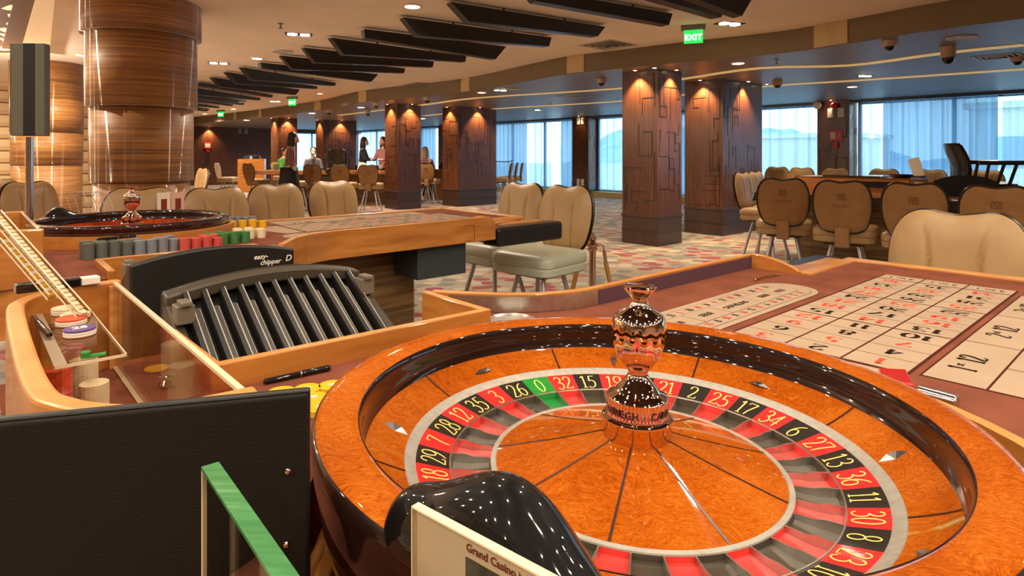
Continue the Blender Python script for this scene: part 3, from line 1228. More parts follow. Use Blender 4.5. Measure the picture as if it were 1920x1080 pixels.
# unseen lamps and added fill points behind the camera and off to the sides
k = 0
for u in (-7.5, -4.5, -1.5, 1.5, 4.2):
    for v in (-13, -9.6, -6.2, -2.8, 0.6, 4.0):
        if u > 3 and v > -2:
            continue
        p = W(u, v, ZC)
        x, y = (960 + FPX * p.x / p.y, HY + FPX * (EYE - ZC) / p.y) if p.y > .3 else (-999, -999)
        if -40 < x < 1960 and -10 < y:
            continue
        k += 1
        if v > -5:
            continue
        if k % 2:
            s = spot((p.x, p.y, ZC - .04), 62, R(165), .5, .05)
        else:
            l = bpy.data.lights.new('ceiling_fill_point', 'POINT')  # unseen point light added to brighten the ceiling
            l.energy = 50
            l.shadow_soft_size = .07
            l.color = (1, .85, .66)
            s = bpy.data.objects.new('ceiling_fill_point', l)
            C.objects.link(s)
            s.location = (p.x, p.y, 2.15)
        s.name = 'unseen_hall_light'
# rows of small downlights over the near tables (outside the picture)
for i in range(7):
    for j in range(8):
        x, y = -4.2 + 1.25 * i + .3 * (j % 2), -4.6 + .95 * j
        z = ZC - .035 if -5.5 < x < 3.6 and y < 2.6 else ZC - .01
        s = spot((x, y, z - .02), 11, R(160), .5, .03)
        s.name = 'unseen_hall_light'
for u, v in ((7.4, -23.5), (8.6, -25.0), (6.4, -24.5)):  # added spots without fittings, warming the far end wall
    s = spot(W(u, v, ZL - .03), 26, R(140), .6, .05)
    s.name = 'unseen_hall_light'
for v in (-22, -15, -8, -1, 5):
    s = spot(W(9.5, v, ZL - .03), 40, R(150), .6, .06)
    s.name = 'unseen_hall_light'

# small accent spots washing the pillar faces
acc = [(c1[0] - .1, c1[1] - .30), (c1[0] + .3, c1[1] + .1), (c2[0] - .1, c2[1] - .33), (c2[0] + .62, c2[1] + .1),
       (c3[0] - .1, c3[1] - .33), (c3[0] + .6, c3[1] + .1), (c4[0] - .1, c4[1] - .3), (c4[0] + .32, c4[1] + .1),
       (c4[0] - .1, c4[1] - 7.5), (c4[0] + .3, c4[1] - 7.1), (c3[0] - .1, c4[1] - 7.5), (c3[0] + .6, c4[1] - 7.1),
       (12.56, -11.8), (12.56, -4.55), (6.3, VF + .12), (c1[0] - .1, c1[1] + .02), (c2[0] + 1.2, c2[1] + .12)]
al = ['left face of the nearest pillar', 'right face of the nearest pillar', 'left face of the wide pillar by the nearest one', 'right face of the wide pillar by the nearest one',
      'left face of the middle wide pillar', 'right face of the middle wide pillar', 'left face of the square pillar', 'right face of the square pillar',
      'left face of the small distant pillar', 'right face of the small distant pillar', 'left face of the distant wide pillar', 'right face of the distant wide pillar',
      'pier with sockets', 'fire-alarm pier', 'walnut end wall', 'front corner of the nearest pillar', 'far end of the wide pillar']
for (u, v), lb in zip(acc, al):
    p = W(u, v, ZL)
    zz = ZL
    t = thing('accent_spot', 'tiny recessed spot washing the ' + lb, 'spotlight', p, 0, 'accent spots at the pillar tops')
    mb = MB()
    mb.lathe([(.024, -.006), (.034, -.006), (.036, -.001), (.02, -.001)], 16)
    mb.build('ring', m_lampring, t)
    mb = MB()
    mb.cyl((0, 0), .024, -.004, -.001, 14)
    mb.build('lamp', m_lamp, t)
    if 'corner' in lb or 'far end' in lb:
        continue
    s = spot((0, 0, -.02), 4 if 'pier' in lb else 58, R(96), .7, .015, (1, .70, .40))
    s.parent = t


def dome(px, py, z, r, label, big=False):
    p = ceil_pt(px, py, z)
    t = thing('ceiling_dome_camera', label, 'security camera', (p.x, p.y, z), 0, 'dome cameras')
    mb = MB()
    h = r * (1.7 if big else .9)
    mb.lathe([(0, -.001), (r * 1.05, -.001), (r, -h * .6), (r * .95, -h), (0, -h)], 24)
    mb.build('housing', plain('camera_beige', (206, 176, 150), rough=.5), t)
    mb = MB()
    rr = r * (.92 if big else .68)
    mb.lathe([(rr * math.cos(a), -h - rr * math.sin(a) * (1.1 if big else .95)) for a in [i * PI / 16 for i in range(9)]], 24)
    mb.build('dome', m_glossblk, t)


dome(1128, 148, ZL, .075, 'dome camera left of the nearest pillar top')
dome(1458, 152, ZL, .075, 'dome camera right of the wide pillar top')
dome(1668, 76, ZL, .07, 'dome camera at the soffit edge left of the round speaker')
dome(1778, 88, ZL, .07, 'large dark dome camera hanging under the round speaker', True)
dome(1908, 106, ZL, .07, 'dome camera at the right edge beside the air grille')
dome(801, 182, ZL, .08, 'dome camera right of the square pillar top')
dome(706, 193, ZL, .08, 'dome camera left of the square pillar top')
dome(617, 206, ZL, .09, 'dome camera above the distant wide pillar')
dome(690, 206, ZL, .06, 'tall dark camera hanging behind the square pillar', True)


def exit_sign(px, py, s, label):
    p = ceil_pt(px, py, ZC)
    t = thing('exit_sign', label, 'exit sign', (p.x, p.y, ZC), -.35, 'green exit signs')
    mb = MB()
    mb.box(-.13 * s, .13 * s, -.03 * s, .03 * s, -.055 * s, -.001)
    mb.build('housing', m_grey, t, bevel=.004)
    mb = MB()
    mb.box(-.1 * s, .1 * s, -.006, .006, -.2 * s, -.055 * s)
    mb.build('panel', m_green, t)
    vs, fs = text_geo('EXIT', .09 * s, 'CENTER', .003, 1.0)
    mb = MB()
    M = Matrix.Translation((0, -.009, -.165 * s)) @ Matrix.Rotation(PI / 2, 4, 'X')
    mb.add(vs, fs, 0, False, M)
    mb.build('lettering', m_exitwhite, t)


exit_sign(1300, 47, 1.0, 'green exit sign nearest the camera, in front of the soffit')
exit_sign(548, 181, 1.1, 'green exit sign above the small distant pillar')
exit_sign(414, 206, 1.1, 'farthest green exit sign beside the round column')


def disc(px, py, z, r, label):
    p = ceil_pt(px, py, z)
    mb = MB()
    mb.lathe([(0, -.008), (r * .85, -.008), (r * .88, -.014), (r, -.012), (r * 1.02, -.001), (0, -.001)], 36)
    o = mb.build('ceiling_speaker', m_vent, loc=(p.x, p.y, z))
    tag(o, label, 'speaker', 'round ceiling speakers')


disc(1803, 70, ZL, .13, 'large round ceiling speaker above the dark dome camera')
disc(961, 167, ZL, .13, 'round ceiling speaker above the middle wide pillar')
disc(530, 96, ZC, .14, 'round ceiling speaker between the sprinkler and the fins')


def grille(px, py, z, s, label, rz=TH):
    p = ceil_pt(px, py, z)
    t = thing('air_vent', label, 'vent', (p.x, p.y, z), rz, 'square ceiling vents')
    mb = MB()
    for w, zz_ in ((s, .002), (s * .75, .007), (s * .5, .012), (s * .25, .017)):
        mb.lathe([(w * 1.414, -zz_ - .006), (w * 1.414, -zz_), (w * 1.25, -zz_), (w * 1.25, -zz_ - .006), (w * 1.414, -zz_ - .006)], 4, 0, False, Matrix.Rotation(PI / 4, 4, 'Z'))
    mb.build('louvres', m_vent, t)
    mb = MB()
    mb.box(-s, s, -s, s, -.002, -.001)
    mb.build('backing', m_dark, t)


grille(1140, 84, ZC, .27, 'square vent in the main ceiling left of the exit sign')
grille(1080, 180, ZL, .3, 'square vent in the lower ceiling left of the nearest pillar')
grille(1870, 106, ZL, .22, 'slatted air grille at the right edge of the lower ceiling')
grille(790, 158, ZC, .27, 'square vent on the main ceiling beside the fin row')


def sprinkler(px, py, z, label):
    p = ceil_pt(px, py, z)
    mb = MB()
    mb.cyl((0, 0), .03, -.006, -.001, 14)
    mb.cyl((0, 0), .008, -.05, -.006, 8)
    mb.cyl((0, 0), .022, -.056, -.05, 12)
    tag(mb.build('ceiling_sprinkler', m_grey, loc=(p.x, p.y, z)), label, 'sprinkler', 'ceiling sprinklers')


sprinkler(526, 44, ZC, 'sprinkler head left of the twin spotlight')
sprinkler(1456, 112, ZL, 'sprinkler head right of the bright downlight')
sprinkler(1032, 192, ZL, 'sprinkler head near the window downlight')
# ------------------------------------------------------------------ roulette tables
WU, WV = -.643, .218      # wheel centre in table coordinates
LAYZ = .0008


def quad(mb, u0, u1, v0, v1, z, P, mi):
    pts = [P(u0, v0), P(u1, v0), P(u1, v1), P(u0, v1)]
    a = (pts[1][0] - pts[0][0]) * (pts[2][1] - pts[1][1]) - (pts[1][1] - pts[0][1]) * (pts[2][0] - pts[1][0])
    if a < 0:
        pts = pts[::-1]
    mb.add([(p[0], p[1], z) for p in pts], [(0, 1, 2, 3)], mi)


def polyface(mb, pts, z, P, mi):
    q = [P(*p) for p in pts]
    a = sum(q[i - 1][0] * q[i][1] - q[i][0] * q[i - 1][1] for i in range(len(q)))
    if a < 0:
        q = q[::-1]
    mb.add([(p[0], p[1], z) for p in q], [tuple(range(len(q)))], mi)


def stadium(u0, u1, vc, r, n=10, left=True):
    pts = []
    for i in range(n + 1):
        a = -PI / 2 + PI * i / n
        pts.append((u1 - r + r * math.cos(a), vc + r * math.sin(a)))
    if left:
        for i in range(n + 1):
            a = PI / 2 + PI * i / n
            pts.append((u0 + r + r * math.cos(a), vc + r * math.sin(a)))
    else:
        pts += [(u0, vc + r), (u0, vc - r)]
    return pts


REDS = {1, 3, 5, 7, 9, 12, 14, 16, 18, 19, 21, 23, 25, 27, 30, 32, 34, 36}
ORDER = [0, 32, 15, 19, 4, 21, 2, 25, 17, 34, 6, 27, 13, 36, 11, 30, 8, 23, 10, 5, 24, 16, 33, 1, 20, 14, 31, 9, 22, 18, 29, 7, 28, 12, 35, 3, 26]


def layout(root, P, m, z):
    mb = MB()
    cp, rp = .11716, .0796

    def put(geo, u, v, along, upv, sx, sy, mi, dz=.0006):
        # geo: flat glyph; along/up are directions in (u, v)
        vs, fs = geo[0], geo[1]
        out = []
        for x, y, _ in vs:
            uu = u + along[0] * x * sx + upv[0] * y * sy
            vv = v + along[1] * x * sx + upv[1] * y * sy
            q = P(uu, vv)
            out.append((q[0], q[1], z + dz))
        mb.add(out, fs, mi)

    quad(mb, -.004, 13 * rp + .004, -.004, 3 * cp + .004, z, P, 1)
    polyface(mb, [(-.006, -.004), (-.006, 3 * cp + .004), (-.1, 3 * cp + .004), (-.15, 1.5 * cp), (-.1, -.004)], z, P, 1)
    polyface(mb, [(-.01, 0), (-.01, 3 * cp), (-.098, 3 * cp), (-.145, 1.5 * cp), (-.098, 0)], z + .0003, P, 0)
    n = 0
    for r in range(12):
        ulo = r * rp + (.0035 if r % 4 == 0 else .0012)
        uhi = (r + 1) * rp - (.0035 if r % 4 == 3 else .0012)
        for c in range(3):
            quad(mb, ulo, uhi, c * cp + .0022, (c + 1) * cp - .0022, z + .0003, P, 0)
            num = r * 3 + 3 - c
            g = numeral(str(num), .2, .06)
            w = max(1.0, g[2])
            sc = .056 / w if w > 1 else .046
            uc = (r + .5) * rp
            put(g, uc + .0195, (c + .5) * cp, (0, -1), (-1, 0), sc * 1.05, .039, 3 if num in REDS else 2)
    for c in range(3):
        quad(mb, 12 * rp + .004, 13 * rp, c * cp + .0022, (c + 1) * cp - .0022, z + .0003, P, 0)
        put(text_geo('2 to 1', .03, 'CENTER', .0005), 12.62 * rp, (c + .5) * cp, (0, -1), (-1, 0), 1, 1, 2)
    v0, v1 = .3715, .468
    quad(mb, .008, 12 * rp + .012, v0 - .004, v1 + .1, z, P, 1)
    for k, s in enumerate(('1', '2', '3')):
        a, b = .014 + k * 4 * rp, .014 + (k + 1) * 4 * rp - .004
        quad(mb, a, b, v0, v1 - .002, z + .0003, P, 0)
        uc = (a + b) / 2
        put(numeral(s, .24, .08), uc - .062, v1 - .034, (1, 0), (0, -1), .036, .044, 2)
        put(text_geo(('st', 'nd', 'rd')[k], .022, 'LEFT', .0006), uc - .047, v1 - .058, (1, 0), (0, -1), 1, 1, 2)
        put(numeral('12', .24, .08), uc + .018, v1 - .034, (1, 0), (0, -1), .04, .044, 2)
    for k in range(6):
        a, b = .014 + k * 2 * rp, .014 + (k + 1) * 2 * rp - .004
        quad(mb, a, b, v1 + .002, v1 + .094, z + .0003, P, 0)
    # racetrack
    vc = -.122
    for i, (r, mi) in enumerate(((.094, 2), (.092, 0), (.0735, 2), (.072, 0), (.0365, 2), (.035, 0))):
        polyface(mb, stadium(-.16 + (.092 - r), .635 - (.092 - r), vc, r, 12), z + .0002 * i, P, mi)
    for k in range(15):
        u = -.06 + k * .042
        for sgn, idx in ((-1, k), (1, 36 - k)):
            num = ORDER[(idx + 20) % 37]
            g = numeral(str(num), .2, .07)
            put(g, u, vc + sgn * .053 + .009, (1, 0), (0, -1), .015, .019, 3 if num in REDS else 2, .0014)
    for s, u in (('5/8', -.02), ('SERIE', .1), ('ORPHELINS', .25), ('SERIE', .41), ('0/2/3', .51)):
        put(text_geo(s, .026, 'CENTER', .0007), u, vc + .009, (1, 0), (0, -1), .9, 1, 2, .0014)
    for u in (.04, .17, .335, .46):
        quad(mb, u, u + .0016, vc - .035, vc + .035, z + .0012, P, 2)
    mb.build('layout', [m_lay, m_layline, m_layblk, m_layred], root)


def table(label, loc, m, name='roulette_table', WU=WU, WV=WV, surround=False, bz=.89, bu=-.992):
    root = thing(name, label, 'roulette table', loc, TH, 'roulette tables')

    def P(u, v):
        return (u, -v * m)

    def path(pts):
        q = [P(*p) for p in pts]
        return q if m > 0 else q

    # felt with an opening for the wheel
    RO, RL = (.64, .454) if surround else (.545, .528)
    ang0 = math.atan2(.62 - WV, -.28 - WU)
    out = [(.83, -.365), (.83, -.2), (1.265, -.2), (1.265, .62), (-.28, .62)]
    k = 24
    for i in range(1, k + 1):
        a = ang0 + (R(165) - ang0) * i / k
        out.append((WU + RO * math.cos(a), WV + RO * math.sin(a)))
    out += [(-1.262, .06), (-1.262, -.70), (bu - .005, -.70), (bu, -.412), (-.385, -.392), (-.385, -.64), (-.358, -.6), (-.31, -.535), (-.263, -.48), (-.2, -.43), (-.129, -.398), (-.026, -.376)]
    hole = []
    for i in range(96):
        a = 2 * PI * i / 96
        deg = math.degrees(a)
        rr = .418
        if 14 < deg < 150:
            t = min(1, (deg - 14) / 8, (150 - deg) / 8)
            rr = .418 + (.034 if surround else .108) * t
        hole.append((WU + rr * math.cos(a), WV + rr * math.sin(a)))
    bm = bmesh.new()
    edges = []
    for loop in (out, hole):
        vs = [bm.verts.new((*P(*p), ZF)) for p in loop]
        edges += [bm.edges.new((vs[i - 1], vs[i])) for i in range(len(vs))]
    bmesh.ops.triangle_fill(bm, use_beauty=True, use_dissolve=False, edges=edges)
    bm.normal_update()
    for f in bm.faces:
        if f.normal.z < 0:
            f.normal_flip()
    me = bpy.data.meshes.new('felt_top')
    bm.to_mesh(me)
    bm.free()
    me.materials.append(m_felt)
    o = bpy.data.objects.new('felt_top', me)
    C.objects.link(o)
    o.parent = root
    layout(root, P, m, ZF + .0004)

    t_ = .022 * m   # boards grow outwards
    # dealer side board, curved at the wheel end
    wp = [(.888, -.363), (.885, -.363), (.876, -.363), (.862, -.364), (.84, -.365), (.5, -.37), (.2, -.375), (-.026, -.378), (-.08, -.383), (-.129, -.398), (-.2, -.43), (-.263, -.48), (-.31, -.535), (-.358, -.6), (-.385, -.64)]
    mb = MB()
    zt = [.812, .84, .868, .884, .891] + [.891] * (len(wp) - 5)
    q = path(wp)
    mb.wall(q, -t_, .765, zt, 0, 1)
    mb.build('dealer_board', [m_maple, m_maple_edge], root, bevel=.004)
    mb = MB()
    mb.wall(path([*[tuple(q_) for q_ in cr([(-.02, -.376), (-.08, -.381), (-.129, -.396), (-.2, -.428), (-.263, -.478), (-.31, -.533), (-.358, -.597)], 5)]]), .002 * m, ZF + .001, .885, 0, sm=True)
    mb.build('steel_liner', m_silver, root)
    mb = MB()
    mb.wall(path([(.82, -.363), (.5, -.368), (-.02, -.374)]), .002 * m, ZF + .001, .884, 0)
    mb.build('felt_liner', plain('plum_felt', (84, 50, 62), rough=.95), root)
    # curved board end
    mb = MB()
    pts, zt = [], []
    for i in range(13):
        s = i / 12
        pts.append((.83 + .012 * s, -.365 + .165 * s))
        zt.append(ZF + .008 + .043 * math.cos(s * PI / 2) ** .8)
    mb.wall(path(pts), -.022 * m, ZF - .09, zt, 0, 1)
    mb.build('board_end', [m_maple, m_maple_edge], root, bevel=.003)
    # box round the chip sorter
    mb = MB()
    mb.wall(path([(-.385, -.655), (-.385, -.392), (bu, -.412), (bu - .005, -.70)]), -.02 * m, .66, bz, 0, 1)
    mb.build('sorter_box', [m_maple, m_maple_edge], root, bevel=.003)
    # flat rail at the far end and along the players
    mb = MB()
    mb.wall(path([(.83, -.2), (1.265, -.2), (1.265, .62), (-.28, .62)]), -.04 * m, ZF - .05, ZF + .009, 1, 1)
    mb.build('rail', [m_maple, m_maple_edge], root, bevel=.004)
    # padded armrest past the board end
    mb = MB()
    a = [P(.90, -.245), P(1.36, -.245), P(1.43, -.29), P(1.43, -.36), P(1.40, -.39), P(.90, -.39), P(.90, -.29)]
    if m > 0:
        a = a[::-1]
    mb.prism(a, .72, .825)
    mb.build('armrest', m_padblk, root, bevel=.018, seg=3)
    mb = MB()
    a = [P(.88, -.242), P(1.32, -.242), P(1.32, -.30), P(.88, -.30)]
    if m > 0:
        a = a[::-1]
    mb.prism(a, .78, .834)
    mb.build('armrest_ledge', m_maple_edge, root, bevel=.003)
    # wheel well: deck, lip
    mb = MB()
    mb.cyl(P(WU, WV), .60, .70, .742, 64)
    mb.build('wheel_deck', m_maple, root)
    mb = MB()
    arc = [(WU + RL * math.cos(R(d)), WV + RL * math.sin(R(d))) for d in range(16, 150, 6)]
    mb.wall(path(arc), -.02 * m, .743, ZF + .022, 0, 1, sm=True)
    mb.build('wheel_lip', [m_maple, m_maple_edge], root)
    if surround:
        mb = MB()
        arc = [(WU + .432 * math.cos(R(d)), WV + .432 * math.sin(R(d))) for d in range(-190, 20, 6)]
        mb.wall(path(arc), -.02 * m, ZF + .001, ZF + .05, 0, 1, sm=True)
        mb.build('wheel_surround', [m_maple, m_maple_edge], root)
    # underside apron and pedestal
    mb = MB()
    ap = [(.82, -.36), (1.25, -.2), (1.25, .6), (-.05, .6), (-.19, .4), (-.19, .1), (-.1, -.36)]
    a = [P(*p) for p in ap]
    if m > 0:
        a = a[::-1]
    mb.prism(a, .765, ZF - .004)
    mb.build('underframe', m_maple, root)
    mb = MB()
    pd = [(.55, -.1), (.62, 0), (.62, .35), (.5, .45), (-.8, .45), (-.95, .3), (-.95, .05), (-.8, -.15)]
    a = [P(*p) for p in pd]
    if m > 0:
        a = a[::-1]
    mb.prism(a, 0, .765 if False else .699)
    a2 = [P(*p) for p in [(.55, -.1), (.62, 0), (.62, .35), (.5, .45), (-.02, .45), (-.02, -.12)]]
    if m > 0:
        a2 = a2[::-1]
    mb.prism(a2, .699, .765)
    mb.build('pedestal', m_zebradk, root, bevel=.01)
    # drop box under the board
    mb = MB()
    x0, x1 = .42, .72
    ys = sorted((P(0, -.34)[1], P(0, -.12)[1]))
    mb.box(x0, x1, ys[0], ys[1], .60, .764)
    mb.build('drop_box', plain('drop_box_slate', (52, 56, 58), rough=.5), root, bevel=.003)
    mb = MB()
    y = P(0, -.3885)[1]
    for (a_, b_, c_, d_) in ((.55, .74, .775, .777), (.55, .74, .853, .855), (.55, .552, .775, .855), (.738, .74, .775, .855)):
        mb.box(a_, b_, y - .001, y + .001, c_, d_)
    mb.build('hatch_outline', m_inlay, root)
    # chip case with curved wooden wall
    cp_ = [(-1.08, -.70), (-1.16, -.69), (-1.212, -.655), (-1.245, -.60), (-1.258, -.52), (-1.262, -.24), (-1.258, -.083), (-1.245, -.032), (-1.222, .009), (-1.19, .043), (-1.155, .062), (-1.08, .072)]
    sp = [tuple(p) for p in cr(cp_, 4)]
    mb = MB()
    mb.wall(path(sp), .024 * m, .70, 1.008, 0, 1)
    mb.build('chip_case_wall', [m_maple, m_maple_edge], root, bevel=.004)
    mb = MB()
    ys = sorted((P(0, -.665)[1], P(0, .05)[1]))
    mb.box(-1.094, -1.088, ys[0], ys[1], ZF + .002, 1.004)
    mb.build('acrylic_front', m_acryl, root)
    mb = MB()
    mb.box(-1.0945, -1.0875, ys[0], ys[1], 1.004, 1.008)
    mb.box(-1.0945, -1.0875, ys[0], ys[1], ZF + .0005, ZF + .003)
    yy = sorted((P(0, -.676)[1], P(0, -.664)[1]))
    mb.box(-1.1, -1.08, yy[0], yy[1], ZF, 1.0, 1)
    mb.build('acrylic_edge', [m_acedge, m_maple_edge], root)
    return root, P


tabA, PA = table('near roulette table with burgundy felt, cream betting layout and maple boards', W(0, 0, 0), 1)
offB = W(-.055, -2.2, .03)
tabB, PB = table('second roulette table behind, its maple side board facing the near table', offB, -1, WU=-.669, WV=.39, surround=True, bz=.868, bu=-.92)
tabB.location.z = .03
# skirting so the raised table still reaches the floor
mb = MB()
mb.prism([(-.9, -.1), (.5, -.1), (.5, .4), (-.9, .4)], -.03, 0)
mb.build('plinth', m_walnutbase, tabB)


# ------------------------------------------------------------------ roulette wheels
B0 = .168


def wheel(label, c0, up, scale, rim_m, bowl_m, detail, side_m):
    root = thing('roulette', label, 'roulette wheel', Vector(c0) - Vector(up).normalized() * B0 * scale, 0, 'roulette wheels')
    root.rotation_euler = (-math.atan2(up[1], up[2]), math.atan2(up[0], up[2]), 0)
    root.scale = (scale,) * 3
    n = 160 if detail else 72

    def lz(p):
        return [(r, z + B0) for r, z in p]
    mb = MB()
    side = lz([(.30, -.168), (.37, -.166), (.392, -.11), (.404, -.06), (.4095, -.02), (.4105, -.010), (.4085, -.003), (.405, 0)])
    top = lz([(.405, 0), (.395, .002), (.378, .0025), (.363, .0005), (.3578, -.0015)])
    mb.lathe(side, n, 1)
    mb.lathe(top, n, 0)
    mb.build('rim', [rim_m, side_m], root)
    mb = MB()
    mb.lathe(lz([(.3578, -.0015), (.3562, -.0012), (.3545, -.004), (.3525, -.012), (.3535, -.024), (.3525, -.034), (.349, -.0425)]), n)
    mb.build('ball_track', m_lacquer, root)
    mb = MB()
    bowl = lz([(.349, -.0425), (.335, -.0505), (.318, -.0585), (.3016, -.0655)])
    mb.lathe(bowl, n)
    for k in range(8):
        a = R(15 + 45 * k)
        t = .0016
        d, q = Vector((math.cos(a), math.sin(a), 0)), Vector((-math.sin(a), math.cos(a), 0))
        vs = []
        for r, z in bowl:
            for s in (-t, t):
                p = d * (r - .0002) + q * s
                vs.append((p.x, p.y, z + .0006))
        mb.add(vs, [(2 * i, 2 * i + 2, 2 * i + 3, 2 * i + 1) for i in range(3)], 1)
    mb.build('bowl', [bowl_m, m_inlay], root)
    for k in range(8):
        a = R(-5.5 + 45.7 * k)
        mb = MB()
        radial = k % 2 == 0
        r = .321
        M = Matrix.Translation((r * math.cos(a), r * math.sin(a), -.0568 + B0)) @ Matrix.Rotation(a + (0 if radial else PI / 2), 4, 'Z') @ Matrix.Rotation((-.42 if radial else 0), 4, 'Y') @ Matrix.Rotation((0 if radial else .42), 4, 'X')
        L, w, h = .019, .0065, .006
        vs = [(-L, 0, 0), (L, 0, 0), (0, -w, 0), (0, w, 0), (-L * .35, 0, h), (L * .35, 0, h)]
        mb.add(vs, [(0, 2, 4), (2, 1, 5), (2, 5, 4), (0, 4, 3), (3, 5, 1), (3, 4, 5)], 0, False, M)
        mb.build('deflector', m_steel, root)
    mb = MB()
    mb.lathe(lz([(.3016, -.0655), (.3006, -.0648), (.2885, -.0700), (.2872, -.0712), (.2872, -.075)]), n)
    mb.build('rotor_ring', m_silverband, root)
    # numbers
    mb = MB()
    z0 = 116.0
    seg = 8

    def cone_pt(r, a, dz=0):
        z = -.0717 + (r - .2857) * (.0111 / .0423)
        return (r * math.cos(a), r * math.sin(a), z + dz + B0)
    for i, num in enumerate(ORDER):
        ac = R(z0 - i * 360 / 37)
        h = PI / 37
        col = 2 if num == 0 else (0 if num in REDS else 1)
        vs = []
        for k in range(seg + 1):
            a = ac + h - 2 * h * k / seg
            vs += [cone_pt(.2872, a), cone_pt(.2446, a)]
        mb.add(vs, [(2 * k, 2 * k + 1, 2 * k + 3, 2 * k + 2) for k in range(seg)], col)
        if detail:
            gv, gf, w = numeral(str(num), .105, .05)
            wid = .0295 if num > 9 else .0175
            sx = min(wid / w, .0235)
            out = []
            for x, y, _ in gv:
                r = .2492 + y * .0315
                a = ac - x * sx / .262
                out.append(cone_pt(r, a, .0005))
            mb.add(out, gf, 3)
    mb.build('number_ring', [m_red, m_blk, m_grn, m_gold], root)
    # pockets and frets
    mb = MB()
    mb.lathe(lz([(.2452, -.0822), (.2448, -.0812), (.2434, -.0812), (.2428, -.083)]), n, 3)
    for i, num in enumerate(ORDER):
        ac = R(z0 - i * 360 / 37)
        h = PI / 37
        col = 2 if num == 0 else (0 if num in REDS else 1)
        vs = []
        prof = [(.2430, -.0825), (.2405, -.0925), (.222, -.0945), (.1935, -.0925), (.1915, -.0868)]
        for k in range(5):
            a = ac + h - 2 * h * k / 4
            for r, z in prof:
                vs.append((r * math.cos(a), r * math.sin(a), z + B0))
        fs = []
        for k in range(4):
            for j in range(4):
                fs.append((k * 5 + j, k * 5 + j + 1, k * 5 + j + 6, k * 5 + j + 5))
        mb.add(vs, fs, col)
        ae = ac - h
        d, q = Vector((math.cos(ae), math.sin(ae), 0)), Vector((-math.sin(ae), math.cos(ae), 0))
        tv = []
        for r, zt, zb in ((.1925, -.0862, -.093), (.214, -.0855, -.095), (.226, -.0826, -.095), (.2432, -.0818, -.093)):
            for s, z in ((-.0009, zb), (-.0009, zt), (.0009, zt), (.0009, zb)):
                p = d * r + q * s
                tv.append((p.x, p.y, z + B0))
        fs = [(k * 4 + j, k * 4 + j + 1, k * 4 + j + 5, k * 4 + j + 4) for k in range(3) for j in range(3)]
        mb.add(tv, fs, 3)
    mb.build('pocket_ring', [m_pred, m_pblk, m_pgrn, m_silver], root)
    mb = MB()
    mb.lathe(lz([(.1918, -.0868), (.1912, -.0852), (.1855, -.0842), (.1842, -.0852)]), n)
    mb.build('cone_ring', m_silverband, root)
    mb = MB()
    cone = lz([(.1842, -.0852), (.17, -.0822), (.145, -.0762), (.11, -.0675), (.075, -.0578), (.044, -.0486)])
    mb.lathe(cone, n)
    for k in range(9):
        a = R(10 + 40 * k)
        d, q = Vector((math.cos(a), math.sin(a), 0)), Vector((-math.sin(a), math.cos(a), 0))
        vs = []
        for r, z in cone:
            t = .0012 + .0004 * r / .18
            for s in (-t, t):
                p = d * r + q * s
                vs.append((p.x, p.y, z + .0006))
        mb.add(vs, [(2 * i, 2 * i + 2, 2 * i + 3, 2 * i + 1) for i in range(len(cone) - 1)], 1)
    mb.build('cone', [bowl_m, m_inlay], root)
    # turret
    mb = MB()
    zb = -.049 + B0
    pr = [(.0, -.006), (.0445, -.006), (.0452, .002), (.0452, .0185), (.0462, .0215), (.0462, .0245), (.043, .0268), (.0402, .0272), (.0402, .0295), (.0402, .049), (.0402, .05), (.0395, .0515), (.037, .0535), (.031, .0565), (.029, .0585), (.0285, .060),
          (.022, .0665), (.0165, .0735), (.0138, .0775), (.0128, .0805), (.0132, .083), (.0175, .088), (.023, .0945), (.0295, .1055), (.0325, .1155), (.0338, .124), (.0338, .1305), (.0352, .1312), (.0358, .136), (.0352, .146),
          (.034, .152), (.0315, .1565), (.0255, .161), (.0175, .1655), (.0125, .171), (.0108, .1755), (.0112, .178), (.0135, .182), (.0178, .1875), (.0205, .191), (.0212, .1935), (.0195, .1952), (.0, .1965)]

    def scallop(r, z, a):
        z -= zb
        if .1305 < z < .15:
            return -.0012 * (.5 + .5 * math.cos(a * 14)) * (1 if z < .137 else .5)
        if .029 < z < .0495:
            return -.0007 * (.5 + .5 * math.cos(a * 56))
        if .09 < z < .128:
            return -.0006 * (.5 + .5 * math.cos(a * 14))
        if .187 < z < .195:
            return .001 * math.cos(a * 8)
        return 0
    mb.lathe([(r, z + zb) for r, z in pr], 336 if detail else 48, 0, True, None, scallop)
    mb.build('turret', m_chrome, root)
    if detail:
        for word, a0 in (('CAMMEGH', -R(76)), ('CAMMEGH', -R(186)), ('CAMMEGH', R(50))):
            mb = MB()
            vs, fs = text_geo(word, .0125, 'LEFT', .0002)
            out = []
            for x, y, _ in vs:
                a = a0 + x / .0402
                out.append((.0405 * math.cos(a), .0405 * math.sin(a), zb + .033 + y))
            mb.add(out, fs)
            mb.build('turret_lettering', plain('engraved_dark', (60, 30, 24), rough=.4), root)
    return root


wheelA = wheel('large near roulette wheel of orange burl wood with chrome turret', (.1654, .8092, .9318), (.0243, .0056, 1), 1.0, m_burl, m_burl, True, m_lacquer)
cB = W(-.055 - .669, -2.2 - .39, .9318 + .03)
wheelB = wheel('second roulette wheel with dark mahogany rim on the table behind', cB, (.0, .0, 1), 1.0, m_mahog, m_burl_red, False, m_mahog)

# ------------------------------------------------------------------ chip sorting machines


